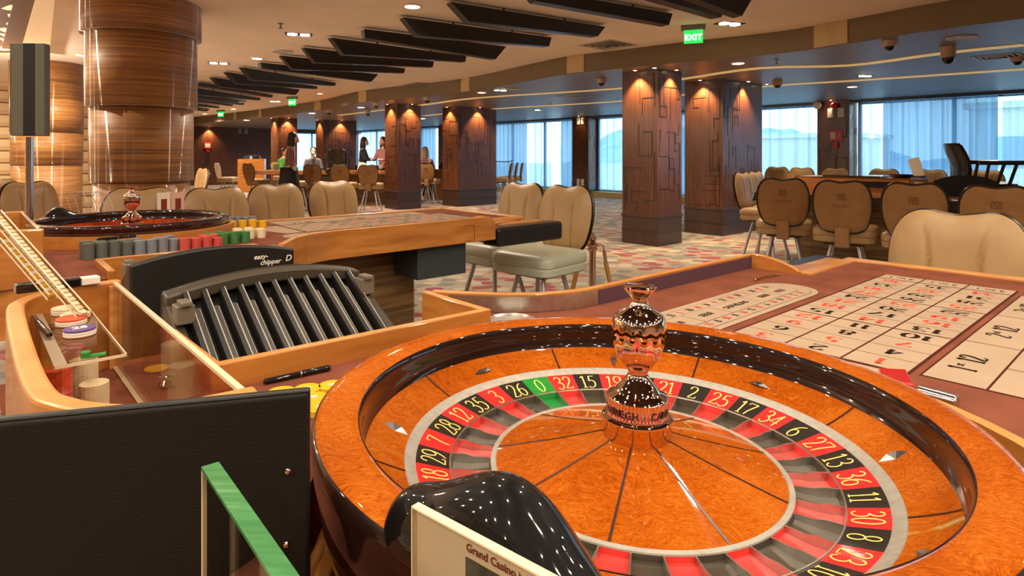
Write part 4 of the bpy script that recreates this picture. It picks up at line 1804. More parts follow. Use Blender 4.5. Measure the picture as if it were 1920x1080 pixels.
def sorter(label, loc, rz):
    t = thing('chip_sorter', label, 'chip sorting machine', loc, rz, 'chip sorting machines')
    W2 = .238
    arc = [(-W2 + 2 * W2 * i / 16, .935 + .03 * (1 - ((i - 8) / 8) ** 2)) for i in range(17)]

    def frame(mb, y0, y1, zlow):
        vs, N = [], len(arc)
        for y in (y0, y1):
            vs += [(x, y, z) for x, z in arc] + [(x, y, zlow) for x, z in arc]
        fs = []
        for i in range(N - 1):
            fs += [(i, i + 1, N + i + 1, N + i), (2 * N + i, 3 * N + i, 3 * N + i + 1, 2 * N + i + 1), (i, 2 * N + i, 2 * N + i + 1, i + 1), (N + i, N + i + 1, 3 * N + i + 1, 3 * N + i)]
        fs += [(0, N, 3 * N, 2 * N), (N - 1, 3 * N - 1, 4 * N - 1, 2 * N - 1)]
        mb.add(vs, fs)
    mb = MB()
    frame(mb, .30, .32, .55)
    mb.build('back_panel', m_blkplastic, t, bevel=.006)
    # front hood follows the arch
    mb = MB()
    N = len(arc)
    vs = []
    for y, dz in ((.262, -.004), (.299, 0)):
        vs += [(x, y, z + dz) for x, z in arc] + [(x, y, z - .032) for x, z in arc]
    fs = []
    for i in range(N - 1):
        fs += [(i, N + i, N + i + 1, i + 1), (2 * N + i, 2 * N + i + 1, 3 * N + i + 1, 3 * N + i), (i, i + 1, 2 * N + i + 1, 2 * N + i), (N + i, 3 * N + i, 3 * N + i + 1, N + i + 1)]
    fs += [(0, 2 * N, 3 * N, N), (N - 1, 2 * N - 1, 4 * N - 1, 3 * N - 1)]
    mb.add(vs, fs)
    mb.build('hood', m_greyplastic, t, bevel=.004)
    # side cheeks

    def slope(y):   # channel floor height
        return .885 + (y - .235) * .6
    for s in (-1, 1):
        mb = MB()
        x0, x1 = sorted((s * W2, s * (W2 - .022)))
        mb.hexa([(x0, -.12, .5), (x1, -.12, .5), (x1, .299, .5), (x0, .299, .5), (x0, -.12, slope(-.12) + .045), (x1, -.12, slope(-.12) + .045), (x1, .299, .93), (x0, .299, .93)])
        mb.build('side_cheek', m_greyplastic, t, bevel=.003)
        mb = MB()
        mb.box(s * (W2 - .02) - .018, s * (W2 - .02) + .018, .18, .225, slope(.2) + .02, slope(.2) + .06)
        mb.box(s * (W2 - .02) - .011, s * (W2 - .02) + .011, .17, .215, slope(.2) + .06, slope(.2) + .07)
        mb.build('latch', plain('latch_grey', (112, 102, 86), rough=.4), t, bevel=.002)
    mb = MB()
    mb.hexa([(-.213, -.12, .501), (.213, -.12, .501), (.213, .298, .501), (-.213, .298, .501), (-.213, -.12, slope(-.12)), (.213, -.12, slope(-.12)), (.213, .298, slope(.298)), (-.213, .298, slope(.298))])
    mb.build('channel_tray', m_dark, t)
    for k in range(11):
        x = -.20 + k * .04
        mb = MB()
        h = .034

        def fin(xa, xb, ya, yb, h0, h1, mi):
            mb.hexa([(xa, ya, slope(ya)), (xb, ya, slope(ya)), (xb, yb, slope(yb)), (xa, yb, slope(yb)), (xa, ya, slope(ya) + h0), (xb, ya, slope(ya) + h0), (xb, yb, slope(yb) + h1), (xa, yb, slope(yb) + h1)], mi)
        fin(x - .006, x + .0035, -.118, .262, h * 1.1, h * 1.1, 0)
        fin(x + .0037, x + .0060, -.118, .262, h * 1.12, h * 1.13, 1)
        fin(x + .0225, x + .0238, -.118, .232, h * .36, h * .56, 1)
        fin(x + .0105, x + .0222, -.118, .235, h * .35, h * .55, 2)
        mb.build('channel_divider', [m_blkplastic, m_silverband, m_greyplastic], t)
    mb = MB()
    mb.box(-.212, .212, -.11, .298, .0, .5)
    mb.build('cabinet', m_blkplastic, t)
    mb = MB()
    for s, x, z, sz in (('easy-', -.104, .914, .022), ('chipper', -.124, .894, .022), ('D', -.206, .898, .028)):
        vs, fs = text_geo(s, sz, 'LEFT', .0004, 1.0)
        vs = [(a + b * .22, b, c) for a, b, c in vs]
        M = Matrix.Translation((x, .3212, z)) @ Matrix(((-1, 0, 0, 0), (0, 0, 1, 0), (0, 1, 0, 0), (0, 0, 0, 1)))
        mb.add(vs, fs, 0, False, M)
    mb.build('maker_lettering', m_white, t)
    return t


sorter('black chip sorter with open ridged channels in the near table box', W(-.730, -.565, 0), TH)
sorter('black chip sorter turned away, white lettering on its back', W(-.715, -2.2 + .565, 0), TH + PI)

# ------------------------------------------------------------------ things on the near table


def chip(loc, label, mat, star=True, r=.0225, h=.0034, group=None, rz=0.0):
    t = thing('casino_chip', label, 'chip', loc, rz, group)
    mb = MB()
    mb.lathe([(0, 0), (r * .97, 0), (r, h * .2), (r, h * .8), (r * .97, h), (0, h)], 32, 0, False)
    d_ = mb.build('disc', mat, t)
    if star:
        mb = MB()
        pts = []
        for i in range(10):
            a = PI / 2 + i * PI / 5
            q = .0085 if i % 2 == 0 else .0036
            pts.append((q * math.cos(a), q * math.sin(a), h + .0003))
        mb.add([(0, 0, h + .0003)] + pts, [(0, 1 + i, 1 + (i + 1) % 10) for i in range(10)])
        mb.build('star', m_white, d_)
    return t


ys = [(527, 733, 'left yellow star chip of the front row beside the pen'), (577, 727, 'yellow star chip in the middle of the row beside the pen'), (622, 721, 'yellow star chip touching the wheel rim beside the pen'), (588, 744, 'yellow star chip half hidden behind the black panel corner')]
for i, (x, y, lb) in enumerate(ys):
    p = atz(x, y, ZF + .0105)
    for k in range(3):
        q = (p.x + rnd.uniform(-.001, .001), p.y + rnd.uniform(-.001, .001), ZF + .0006 + k * .0034)
        chip(q, (lb + ', top of its pile') if k == 2 else lb.replace('star chip', 'chip') + (', bottom of its pile' if k == 0 else ', middle of its pile'), m_yellow, k == 2, group='yellow chips by the pen', rz=.4 + i)
p = atz(600, 762, ZF + .0105)
for k in range(3):
    chip((p.x, p.y, ZF + .0006 + k * .0034), 'yellow chip %s the pile between black panel and wheel rim' % ('at the bottom of', 'in the middle of', 'on top of')[k], m_yellow, k == 2, group='yellow chips by the pen', rz=1)
p = atz(480, 738, ZF + .02)
for k in range(5):
    chip((p.x, p.y, ZF + .0006 + k * .0034), 'orange chip %s the small pile at the chip case end' % ('at the bottom of', 'second from bottom of', 'in the middle of', 'second from top of', 'on top of')[k], m_orange, False, r=.015, group='orange chips at the case end')


def pen(a, b, r, label, mcap=m_glossblk):
    a, b = Vector(a), Vector(b)
    t = thing('pen', label, 'pen', a)
    d = b - a
    mb = MB()
    mb.tube([d * s for s in (0, .02, .05, .55)], [r * .6, r * .95, r, r], 12)
    mb.build('barrel', m_glossblk, t)
    mb = MB()
    mb.tube([d * s for s in (.55, .56, .97, 1)], [r * 1.12, r * 1.15, r * 1.1, r * .8], 12)
    n = d.normalized()
    mb.build('cap', mcap, t)
    mb = MB()
    mb.tube([d * .53, d * .55], [r * 1.16, r * 1.16], 12)
    mb.build('ring', m_steel, t)
    return t


pa, pb = atz(494, 717, ZF + .005), atz(619, 690, ZF + .005)
pen(pa + Vector((0, 0, .001)), pb + Vector((0, 0, .001)), .0052, 'black marker pen lying on the felt by the sorter box')

# red block, chrome win marker
q = [atz(1645, 690, ZF + .03), atz(1700, 693, ZF + .03), atz(1716, 724, ZF + .03), atz(1650, 712, ZF + .03)]
c = sum(q, Vector()) / 4
t = thing('red_block', 'red acrylic wedge on the layout behind the wheel rim', 'marker', (c.x, c.y, ZF + .0016))
mb = MB()
lo = [((p.x - c.x) * 1.02, (p.y - c.y) * 1.02) for p in q]
mb.hexa([(x, y, 0) for x, y in lo][::-1] + [(x * .92, y * .92, .03) for x, y in lo][::-1])
mb.build('wedge', plain('red_acrylic', (190, 36, 34), rough=.2, coat=.6), t, bevel=.002)
a, b = atz(1722, 732, ZF + .016), atz(1796, 752, ZF + .016)
t = thing('win_marker', 'chrome cylinder win marker lying by the wheel lip', 'marker', (a.x, a.y, ZF + .0006))
mb = MB()
d = Vector((b.x - a.x, b.y - a.y, 0))
mb.tube([Vector((0, 0, .0125)), d * .04 + Vector((0, 0, .0125)), d * .96 + Vector((0, 0, .0125)), d + Vector((0, 0, .0125))], [.010, .0122, .0122, .010], 20)
mb.build('cylinder', m_steel, t)
# small brass marker bar on the felt
a, b = atz(1416, 525, ZF + .003), atz(1459, 515, ZF + .003)
mb = MB()
mb.tube([a, a.lerp(b, .3) + Vector((0, 0, .003)), a.lerp(b, .7) + Vector((0, 0, .003)), b], .0028, 8)
for p in (a, b):
    mb.ball((p.x, p.y, p.z + .001), .005, n=10, h=6)
tag(mb.build('brass_bar', plain('brass', (226, 180, 90), rough=.2, metal=1)), 'thin brass bar lying on the felt above the racetrack', 'bar')
# round steel plate edge by the dealer curve
p = atz(955, 604, ZF + .002)
mb = MB()
mb.lathe([(0, .002), (.05, .002), (.056, .007), (.062, .004), (.063, 0), (0, 0)], 40)
tag(mb.build('ash_plate', m_silver, loc=(p.x + .005, p.y + .01, ZF + .0006)), 'round steel dish on the felt, half hidden behind the wheel rim', 'dish')

# glossy black sensor housing sitting on the rim
rows = [(-.102, .512, .945, .006, .004), (-.095, .505, .945, .026, .016), (-.083, .498, .945, .038, .024), (-.070, .491, .945, .043, .029), (-.0565, .484, .945, .0466, .032), (-.042, .473, .945, .0566, .036), (-.020, .459, .945, .069, .040), (-.002, .447, .945, .0725, .042), (.013, .436, .945, .0645, .042), (.023, .428, .945, .053, .040), (.033, .42, .943, .046, .037), (.0445, .413, .942, .03, .032), (.060, .40, .940, .018, .022), (.072, .39, .938, .005, .006)]
mb = MB()
vs, fs, n = [], [], 24
for i, (x, y, z, rv, rl) in enumerate(rows):
    a, b = rows[max(0, i - 1)], rows[min(len(rows) - 1, i + 1)]
    d = Vector((b[0] - a[0], b[1] - a[1], 0)).normalized()
    q = Vector((-d.y, d.x, 0))
    for k in range(n):
        th = 2 * PI * k / n
        s = math.sin(th)
        vs.append(Vector((x, y, z)) + q * (rl * math.cos(th)) + Vector((0, 0, rv * s if s > 0 else .018 * s)))
fs = [(i * n + k, i * n + (k + 1) % n, (i + 1) * n + (k + 1) % n, (i + 1) * n + k) for i in range(len(rows) - 1) for k in range(n)]
mb.add(vs, fs, 0, True)
mb.add(vs[:n], [tuple(range(n))], 0, True)
mb.add(vs[-n:], [tuple(range(n))], 0, True)
blob = tag(mb.build('sensor_housing', m_glossblk, sub=2), 'glossy black swelling sensor housing clamped over the near wheel rim', 'sensor housing')

b2 = blob.copy()
C.objects.link(b2)
rot = Matrix.Rotation(R(-74), 3, 'Z')
b2.rotation_euler = (0, 0, R(-74))
b2.location = Vector((cB.x, cB.y, -.012)) - rot @ Vector((.1654, .8092, 0))
b2['label'] = 'glossy black sensor housing on the left of the second wheel rim'

# black display back panel at lower left
a, b = Vector((-.188, .565, 0)), Vector((-.47, .488, 0))
d = (b - a).normalized()
nrm = Vector((-d.y, d.x, 0))
if nrm.y < 0:
    nrm = -nrm
t = thing('display_screen', 'large black leatherette back of a display panel, lower left', 'panel', (a.x, a.y, ZF + .0008))
L = (b - a).length
M = Matrix(((d.x, nrm.x, 0, 0), (d.y, nrm.y, 0, 0), (0, 0, 1, 0), (0, 0, 0, 1)))
mb = MB()
mb.box(0, L, 0, .006, 0, .1845, 0, M)
cover = mb.build('back_cover', m_leatherette, t, bevel=.0025, seg=3)
mb = MB()
mb.box(-.0015, L, .0065, .015, 0, .187, 0, M)
mb.build('screen_body', m_blkplastic, t, bevel=.002)
for x, y in ((540, 883), (537, 1020)):
    k = (x - 960) / FPX
    s = (k * a.y - a.x) / (d.x - k * d.y)
    Y = a.y + s * d.y
    z = EYE - (y - HY) / FPX * Y - ZF - .0008
    mb = MB()
    mb.ball((s * d.x, s * d.y - .0005, z), .0032, .0032, .0036, n=12, h=8)
    mb.build('screw', m_chrome, cover)

# thick acrylic sheet with green edge, lower left
a, b = Vector((-.229, .452, 0)), Vector((-.10, .297, 0))
d = (b - a).normalized()
nrm = Vector((-d.y, d.x, 0))
if nrm.x < 0:
    nrm = -nrm
t = thing('glass_screen', 'upright clear sheet with thick green top edge, bottom left', 'glass screen', (a.x, a.y, ZF + .0008))
L = (b - a).length
M = Matrix(((d.x, nrm.x, 0, 0), (d.y, nrm.y, 0, 0), (0, 0, 1, 0), (0, 0, 0, 1)))
mb = MB()
mb.box(.0035, L, 0, .0005, 0, .173, 0, M)
mb.box(.0035, L, .0115, .012, 0, .173, 0, M)
mb.build('clear_faces', m_acryl, t)
mb = MB()
mb.box(0, L, 0, .012, .173, .1755, 0, M)
mb.build('green_edge', m_gedge, t)
mb = MB()
mb.box(0, .0012, 0, .0035, 0, .173, 0, M)
mb.build('end_edge', m_acedge, t)
t2 = thing('leaflet', 'magenta and grey leaflet standing behind the green-edged clear sheet', 'leaflet', (a.x + d.x * .085 + nrm.x * .02, a.y + d.y * .085 + nrm.y * .02, ZF + .0008))
mb = MB()
mb.box(0, .08, 0, .001, 0, .103, 1, M)
mb.box(.0, .08, -.0006, .0, .103, .143, 0, M)
mb.box(0, .08, 0, .001, .103, .153, 2, M)
for k in range(6):
    mb.ball((d.x * (.02 + k * .007), d.y * (.02 + k * .007), .106 + .004 * (k % 2)), .003, mi=3, n=8, h=6)
mb.build('card', [plain('leaflet_magenta', (160, 40, 60), rough=.6), m_grey, m_white, m_orange], t2)

# printed notice in an acrylic holder
a = Vector((-.0657, .42, 0))
d = Vector((.082, -.067, 0)).normalized()
nrm = Vector((-d.y, d.x, 0))
if nrm.y < 0:
    nrm = -nrm
t = thing('notice', 'white printed notice in a clear holder in front of the sensor housing', 'notice', (a.x, a.y, ZF + .0008))
M = Matrix(((d.x, nrm.x, 0, 0), (d.y, nrm.y, 0, 0), (0, 0, 1, 0), (0, 0, 0, 1)))
top = 1.0093 - ZF - .0008
mb = MB()
mb.box(.0008, .1492, 0, .0008, 0, top - .0012, 0, M)
paper = mb.build('paper', m_white, t)
mb = MB()
mb.box(-.0005, .15, -.003, -.0015, 0, top, 0, M)
mb.box(-.0005, .15, .002, .0035, 0, top, 0, M)
mb.build('holder', m_acryl, t)
mb = MB()
mb.box(-.0015, -.0005, -.003, .0035, 0, top, 0, M)
mb.box(-.0015, .15, -.003, .0035, top, top + .0012, 0, M)
mb.build('holder_edge', m_acedge, t)
mb = MB()
M2 = M @ Matrix.Translation((.0475, -.0004, top - .0103)) @ Matrix.Rotation(PI / 2, 4, 'X')
vs, fs = text_geo('Grand Casino info', .0072, 'LEFT', .0002)
mb.add(vs, fs, 0, False, M2)
mb.build('printed_title', m_print, paper)
mb = MB()
mb.box(.047, .135, -.0005, 0, top - .08, top - .0145, 0, M)
mb.build('printed_picture', plain('notice_picture', (70, 72, 66), rough=.7, var=.5, vscale=60), paper)

# contents of the near chip case
t = thing('acrylic_shelf', 'clear acrylic shelf with rounded corners inside the near chip case', 'shelf', W(-1.180, -.432, .9765), TH)
mb = MB()
mb.box(-.04, .04, -.172, .172, 0, .003)
mb.build('shelf_sheet', m_acryl, t)
mb = MB()
for x in (-.04, .0385):
    mb.box(x, x + .0015, -.172, .172, -.0003, .0033)
mb.box(-.04, .04, -.172, -.1705, -.0003, .0033)
mb.build('shelf_edge', m_acedge, t)
mb = MB()
mb.box(-.04, -.026, -.172, .172, .0031, .0036)
mb.build('frosted_strip', plain('frosted_strip', (150, 128, 104), rough=.5), t)
for y in (-.15, .15):
    mb = MB()
    mb.box(-.037, -.03, y - .003, y + .003, ZF - .9765 + .001, 0)
    mb.build('support', m_acryl, t)


def plaque_pile(u, v, z, mats, lab, r=.021):
    for k, mt in enumerate(mats):
        chip(W(u, v, z + k * .0036), lab[k], mt, False, r, .0034, 'plaques on the case shelf')


plaque_pile(-1.176, -.575, .9805, [m_chipw, m_white, m_chipw], ['bottom white plaque of the far pile on the case shelf', 'middle white plaque of the far pile on the case shelf', 'top white plaque of the far pile on the case shelf'])
plaque_pile(-1.168, -.53, .9805, [m_chipw, m_chipw], ['lower cream plaque next to the far white pile on the case shelf', 'upper cream plaque next to the far white pile on the case shelf'])
plaque_pile(-1.178, -.487, .9805, [m_chipw, m_white, m_orange], ['bottom cream plaque beneath the orange one on the case shelf', 'white plaque directly beneath the orange one on the case shelf', 'orange plaque on the case shelf'])
plaque_pile(-1.176, -.408, .9805, [m_white, m_white], ['lower white plaque beneath the purple one on the case shelf', 'upper white plaque beneath the purple one on the case shelf'])
t = chip(W(-1.176, -.408, .9877), 'purple plaque marked 25 on the case shelf', m_purple, False, .021, .0034, 'plaques on the case shelf', TH)
mb = MB()
vs, fs = text_geo('25', .02, 'CENTER', .0008)
mb.add(vs, fs, 0, False, Matrix.Translation((0, -.007, .0038)))
mb.build('number', m_white, t)
pa, pb = W(-1.222, -.545, .987), W(-1.212, -.405, .987)
pen(pb, pa, .0042, 'black ballpoint pen on the case shelf')
t = thing('clip', 'small green clip on the front edge of the case shelf', 'clip', W(-1.176, -.275, .9805), TH - .2)
mb = MB()
mb.box(-.014, .014, -.006, .006, 0, .003)
mb.box(-.014, -.004, -.006, .006, .003, .008)
mb.build('jaw', plain('clip_green', (34, 128, 54), rough=.3, coat=.5), t, bevel=.001)


def chip_stack(loc, label, mat, n, r=.0195, group=None, mat2=None):
    mb = MB()
    prof = [(0, 0)]
    h = .0033
    for k in range(n):
        prof += [(r * .96, k * h + .0002), (r, k * h + .0006), (r, k * h + h - .0006), (r * .96, k * h + h - .0001)]
    prof.append((0, n * h))
    ph = rnd.random() * 9
    mb.lathe(prof, 20, 0, False, None)
    o = mb.build('chip_stack', mat, loc=loc)
    return tag(o, label, 'chip stack', group)


for (u, v, mt, nn, lb) in ((-1.2, -.455, m_orange, 24, 'tall orange-red chip stack under the case shelf'), (-1.205, -.40, m_chipr, 18, 'red chip stack under the case shelf, in front of the orange stack'), (-1.16, -.50, m_chipw, 22, 'cream chip stack under the case shelf behind the orange stack'),
                           (-1.20, -.30, m_chipw, 3, 'short cream chip stack near the front of the case'), (-1.17, -.57, m_chipr, 24, 'red chip stack at the back under the case shelf'), (-1.155, -.43, m_chipw, 16, 'cream chip stack right of the orange stack in the case'), (-1.165, -.24, m_white, 2, 'pair of white chips near the front of the case')):
    chip_stack(W(u, v, ZF + .0006), lb, mt, nn, .02, 'chip stacks inside the near case')
chip(W(-1.135, -.375, ZF + .0006), 'yellow chip on the case felt by the chrome knob', m_yellow, False)
mb = MB()
mb.ball((0, 0, .012), .012, n=16, h=10)
tag(mb.build('chrome_ball', m_chrome, loc=W(-1.115, -.365, ZF + .0006)), 'chrome ball knob on the felt inside the near chip case', 'knob')
t = thing('chip_tube', 'clear tube of chips standing between the chip case and sorter box', 'chip tube', W(-1.035, -.60, ZF + .0006))
mb = MB()
mb.lathe([(.0235, 0), (.0235, .085)], 28)
mb.build('tube', m_acryl, t)
chip(W(-1.035, -.60, ZF + .001), 'yellow chip at the bottom of the clear tube', m_yellow, False, .021)
mb = MB()
mb.lathe([(0, .0), (.012, .0), (.016, .006), (.011, .014), (.013, .02), (.0, .026)], 20)
tag(mb.build('chrome_bell', m_chrome, loc=W(-1.04, -.49, ZF + .0006)), 'small chrome bell on the felt beside the clear tube', 'bell')

# label sticks leaning over the case
m_strip = plain('label_strip', (236, 190, 70), rough=.4, var=.35, vscale=90)


def stick(a, b, w, h, label, mcore):
    a, b = Vector(a), Vector(b)
    d = (b - a)
    L = d.length
    t = thing('label_stick', label, 'label stick', a)
    x = d.normalized()
    y = Vector((0, 0, 1)).cross(x).normalized()
    z = x.cross(y)
    M = Matrix((x, y, z)).transposed().to_4x4()
    mb = MB()
    mb.box(0, L, -w / 2, w / 2, -h / 2, h / 2, 0, M)
    mb.build('acrylic_bar', m_acryl, t)
    mb = MB()
    for e in ((-1, -1), (-1, 1), (1, -1), (1, 1)):
        mb.box(0, L, e[0] * w / 2 - .0008, e[0] * w / 2 + .0008, e[1] * h / 2 - .0008, e[1] * h / 2 + .0008, 0, M)
    mb.build('bar_edges', m_acedge, t)
    mb = MB()
    n = int(L / .012)
    for k in range(n):
        mb.box(k * L / n + .0015, (k + 1) * L / n - .0015, -w * .32, w * .32, -h * .2, h * .2, k % 2, M)
    mb.build('value_strip', mcore, t)


zb_ = 1.014
p1 = W(-1.155, -.62, zb_)
stick(aty(158, 590, .985), aty(-10, 400, 1.12), .016, .012, 'longer clear stick of white value labels leaning over the chip case', [m_white, m_chipw])
stick(aty(100, 556, 1.02), aty(8, 450, 1.09), .014, .01, 'shorter clear stick of yellow value labels leaning over the chip case', [m_yellow, m_white])
p = W(-1.20, -.668, 1.0085)
t = thing('label_gun', 'small black and white case lying on the chip case rim', 'case', p, TH + .1)
mb = MB()
mb.box(-.04, .055, -.013, .013, 0, .016)
mb.build('black_half', m_glossblk, t, bevel=.003)
mb = MB()
mb.box(.055, .085, -.012, .012, 0, .014)
mb.build('white_half', m_white, t, bevel=.002)
# ------------------------------------------------------------------ second table furnishings
ZB = ZF + .03
grp = [('dark grey', m_chipk, (166, 487), (232, 480), 4, 2, 18, 'left of'), ('blue-grey', m_chipb, (262, 477), (324, 470), 4, 2, 16, 'below the turret of'), ('red', m_chipr, (347, 470), (407, 464), 4, 2, 14, 'right of the turret of'),
       ('green', m_chipg, (397, 460), (460, 454), 4, 2, 14, 'right of'), ('cream', m_chipw, (448, 449), (490, 446), 3, 2, 14, 'beyond the green ones of'), ('yellow', m_yellow, (436, 433), (492, 428), 4, 1, 14, 'beyond the cream ones of'), ('ash grey', m_chipb, (432, 424), (474, 420), 4, 1, 14, 'farthest along from')]
colw = ['first', 'second', 'third', 'fourth']
for nm, mt, a, b, n, rows, cnt, where in grp:
    A, B = atz(*a, ZB), atz(*b, ZB)
    for r in range(rows):
        for k in range(n):
            p = A.lerp(B, k / (n - 1))
            off = Vector((A.x - B.x, A.y - B.y, 0)).normalized()
            off = Vector((off.y, -off.x, 0)) if off.y * 0 - 1 < 0 else off
            q = Vector((-(B - A).y, (B - A).x, 0)).normalized() * (.043 * r)
            d = (B - A).normalized()
            L = (B - A).length
            step = max(.0405, L / (n - 1))
            p = A + d * (step * k) + q
            j = rnd.randint(-2, 1)
            rw = ('front row' if r == 0 else 'back row') if rows > 1 else 'single row'
            chip_stack((p.x, p.y, ZB + .0006), '%s %s chip stack from the left, %s, by the second wheel' % (colw[k], nm, rw), mt, cnt + j, .0193, '%s chip stacks by the second wheel' % nm)
A, B = atz(166, 487, ZB), atz(232, 480, ZB)
pen(A + Vector((.0, .043, .068)), B + Vector((.015, .05, .068)), .005, 'black pen lying across the dark grey chip stacks')
for u, lb in ((-.545, 'left small cream card with a picture standing behind the second wheel'), (-.475, 'right small pale pink card standing behind the second wheel')):
    t = thing('card_holder', lb, 'card', W(u + .055, -3.07, ZB + .001), TH + PI + .3)
    mb = MB()
    mb.box(-.035, .035, -.002, .002, 0, .17)
    mb.build('card', m_white if u < -.5 else plain('card_pink', (226, 180, 160), rough=.7), t)
    mb = MB()
    mb.box(-.016, .016, -.003, -.002, .075, .135)
    mb.box(-.016, .016, .002, .003, .075, .135)
    mb.build('picture', m_print, t)
t = thing('reflected_wires', 'bent pale wires standing in for a chair frame reflection, left of the second wheel turret', 'reflection', W(-.86, -3.10, ZB + .001), 0)
t.scale = (.82, .82, .82)  # reflection of a chair frame in acrylic, built as wires
mb = MB()
for k in range(4):
    x = -.06 + .05 * k
    mb.tube([(x - .02, 0, 0), (x, 0, .1), (x - .03, 0, .19), (x + .0, .0, .225), (x + .07, 0, .23), (x + .10, 0, .16), (x + .13, 0, .02)], .0022, 6)
mb.build('wires', m_silverband, t)
# display post
t = thing('display_post', 'grey and black display column on a steel pole at left', 'display', aty(55, 300, 2.81) * 1, .05)
t.location.z = .773
mb = MB()
mb.lathe([(0, 0), (.022, 0), (.022, .008), (.018, .014), (0, .014)], 28)
mb.cyl((0, 0), .0155, .012, .56, 20)
mb.build('pole', m_steel, t)
zt0, zt1 = 1.338 - .773, 1.76 - .773
mb = MB()
mb.box(-.068, .08, -.02, .02, zt0, zt1)
mb.build('case', plain('display_grey', (92, 86, 72), rough=.5), t, bevel=.004)
mb = MB()
mb.box(-.012, .038, -.022, .022, zt0 + .001, zt1 - .001)
mb.build('black_band', m_blkplastic, t)
mb = MB()
mb.box(-.072, -.0685, -.018, .018, zt0 + .004, zt1 - .004)
mb.build('screen_edge', m_steel, t)

# ------------------------------------------------------------------ chairs


def chair_parts(root, seat_m=m_cream, front_m=m_cream, emblem=False):
    half = [(.0, 0), (.075, .0), (.13, .012), (.175, .05), (.202, .115), (.217, .19), (.22, .27), (.209, .345), (.18, .405), (.138, .437), (.095, .443), (.05, .435), (.0, .428)]
    loop = half + [(-x, z) for x, z in half[-2:0:-1]]
    n0 = len(loop)
    pts = []
    for i in range(n0):
        p0, p1, p2, p3 = [Vector(loop[(i + k) % n0]) for k in (-1, 0, 1, 2)]
        for k in range(5):
            t = k / 5
            pts.append(0.5 * (2 * p1 + (p2 - p0) * t + (2 * p0 - 5 * p1 + 4 * p2 - p3) * t * t + (3 * p1 - p0 - 3 * p2 + p3) * t ** 3))
    n = len(pts)
    cen = Vector((0, .22))
    M = Matrix.Translation((0, -.215, .60)) @ Matrix.Rotation(R(9), 4, 'X')

    def face(sgn, puff, base, groove):
        mb = MB()
        ss = [1, .98, .95] + [.92 - .035 * q for q in range(25)] + [.045]
        vs, fs = [], []
        for s in ss:
            for p in pts:
                q = cen + (p - cen) * s
                y = base + puff * (1 - s ** 5)
                if groove:
                    g = 0
                    for sx in (-1, 1):
                        xc = sx * (.078 + .9 * max(0, (q.y - .22)) ** 2)
                        g += math.exp(-((q.x - xc) / .009) ** 2)
                    fade = max(0, min(1, (.40 - q.y) / .12)) * max(0, min(1, (1 - s) / .1))
                    y -= .013 * g * fade
                vs.append((q.x, sgn * y, q.y))
        for j in range(len(ss) - 1):
            for i in range(n):
                i2 = (i + 1) % n
                fs.append((j * n + i, j * n + i2, (j + 1) * n + i2, (j + 1) * n + i))
        k = len(vs)
        vs.append((cen.x, sgn * (base + puff), cen.y))
        fs += [((len(ss) - 1) * n + i, (len(ss) - 1) * n + (i + 1) % n, k) for i in range(n)]
        mb.add(vs, fs, 0, True, M)
        return mb
    bk = face(1, .036, .012, True).build('backrest', front_m, root)
    shell = face(-1, .014, .012, False).build('back_shell', m_fabric, root)
    mb = MB()
    mb.tube([M @ Vector((p.x * .998, -.009, .22 + (p.y - .22) * .998)) for p in pts], .0095, 8, closed=True)
    mb.build('edge_trim', m_darksteel, bk)
    if emblem:
        mb = MB()
        for x0, x1, z0, z1 in ((-.03, .03, .284, .289), (-.03, .03, .331, .336), (-.03, -.025, .284, .336), (.025, .03, .284, .336), (-.006, .016, .295, .302), (-.014, -.004, .302, .326), (.006, .018, .308, .326), (-.07, .07, .236, .240), (-.055, .055, .222, .225)):
            mb.box(x0, x1, -.0285, -.0225, z0, z1, 0, M)
        mb.build('emblem', m_fabricdk, shell)

    def rr(w, d, r, k=6):
        o = []
        for cx, cy, a0 in ((w - r, d - r, 0), (-w + r, d - r, 90), (-w + r, -d + r, 180), (w - r, -d + r, 270)):
            for i in range(k + 1):
                a = R(a0 + 90 * i / k)
                o.append((cx + r * math.cos(a), cy + r * math.sin(a)))
        return o
    mb = MB()
    layers = [(.225, .215, .50), (.24, .23, .512), (.242, .232, .548), (.236, .226, .556), (.243, .233, .564), (.246, .236, .595), (.24, .228, .618), (.222, .21, .633), (.17, .16, .640), (.08, .08, .643)]
    vs, N = [], None
    for w, d, z in layers:
        p = rr(w, d, min(.07, d * .5))
        N = len(p)
        vs += [(x, y + .03, z) for x, y in p]
    fs = [(j * N + i, j * N + (i + 1) % N, (j + 1) * N + (i + 1) % N, (j + 1) * N + i) for j in range(len(layers) - 1) for i in range(N)]
    mb.add(vs, fs, 0, True)
    mb.add(vs[-N:], [tuple(range(N))], 0, True)
    mb.add(vs[:N], [tuple(range(N - 1, -1, -1))])
    mb.build('seat', seat_m, root)
    mb = MB()
    mb.box(-.055, .055, -.262, -.19, .47, .64)
    mb.build('back_bracket', m_fabric, root, bevel=.01)
    mb = MB()
    mb.box(-.15, .15, -.13, .17, .478, .5)
    mb.build('seat_plate', m_darksteel, root)
    for sx in (-1, 1):
        for sy in (-1, 1):
            mb = MB()
            mb.tube([(sx * .10, .02 + sy * .10, .485), (sx * .20, .02 + sy * .20, .012)], .0155, 10)
            mb.cyl((sx * .2, .02 + sy * .2), .02, 0, .014, 10)
            mb.build('leg', m_leg, root)


def face_rz(v):
    return math.atan2(v[1], v[0]) - PI / 2


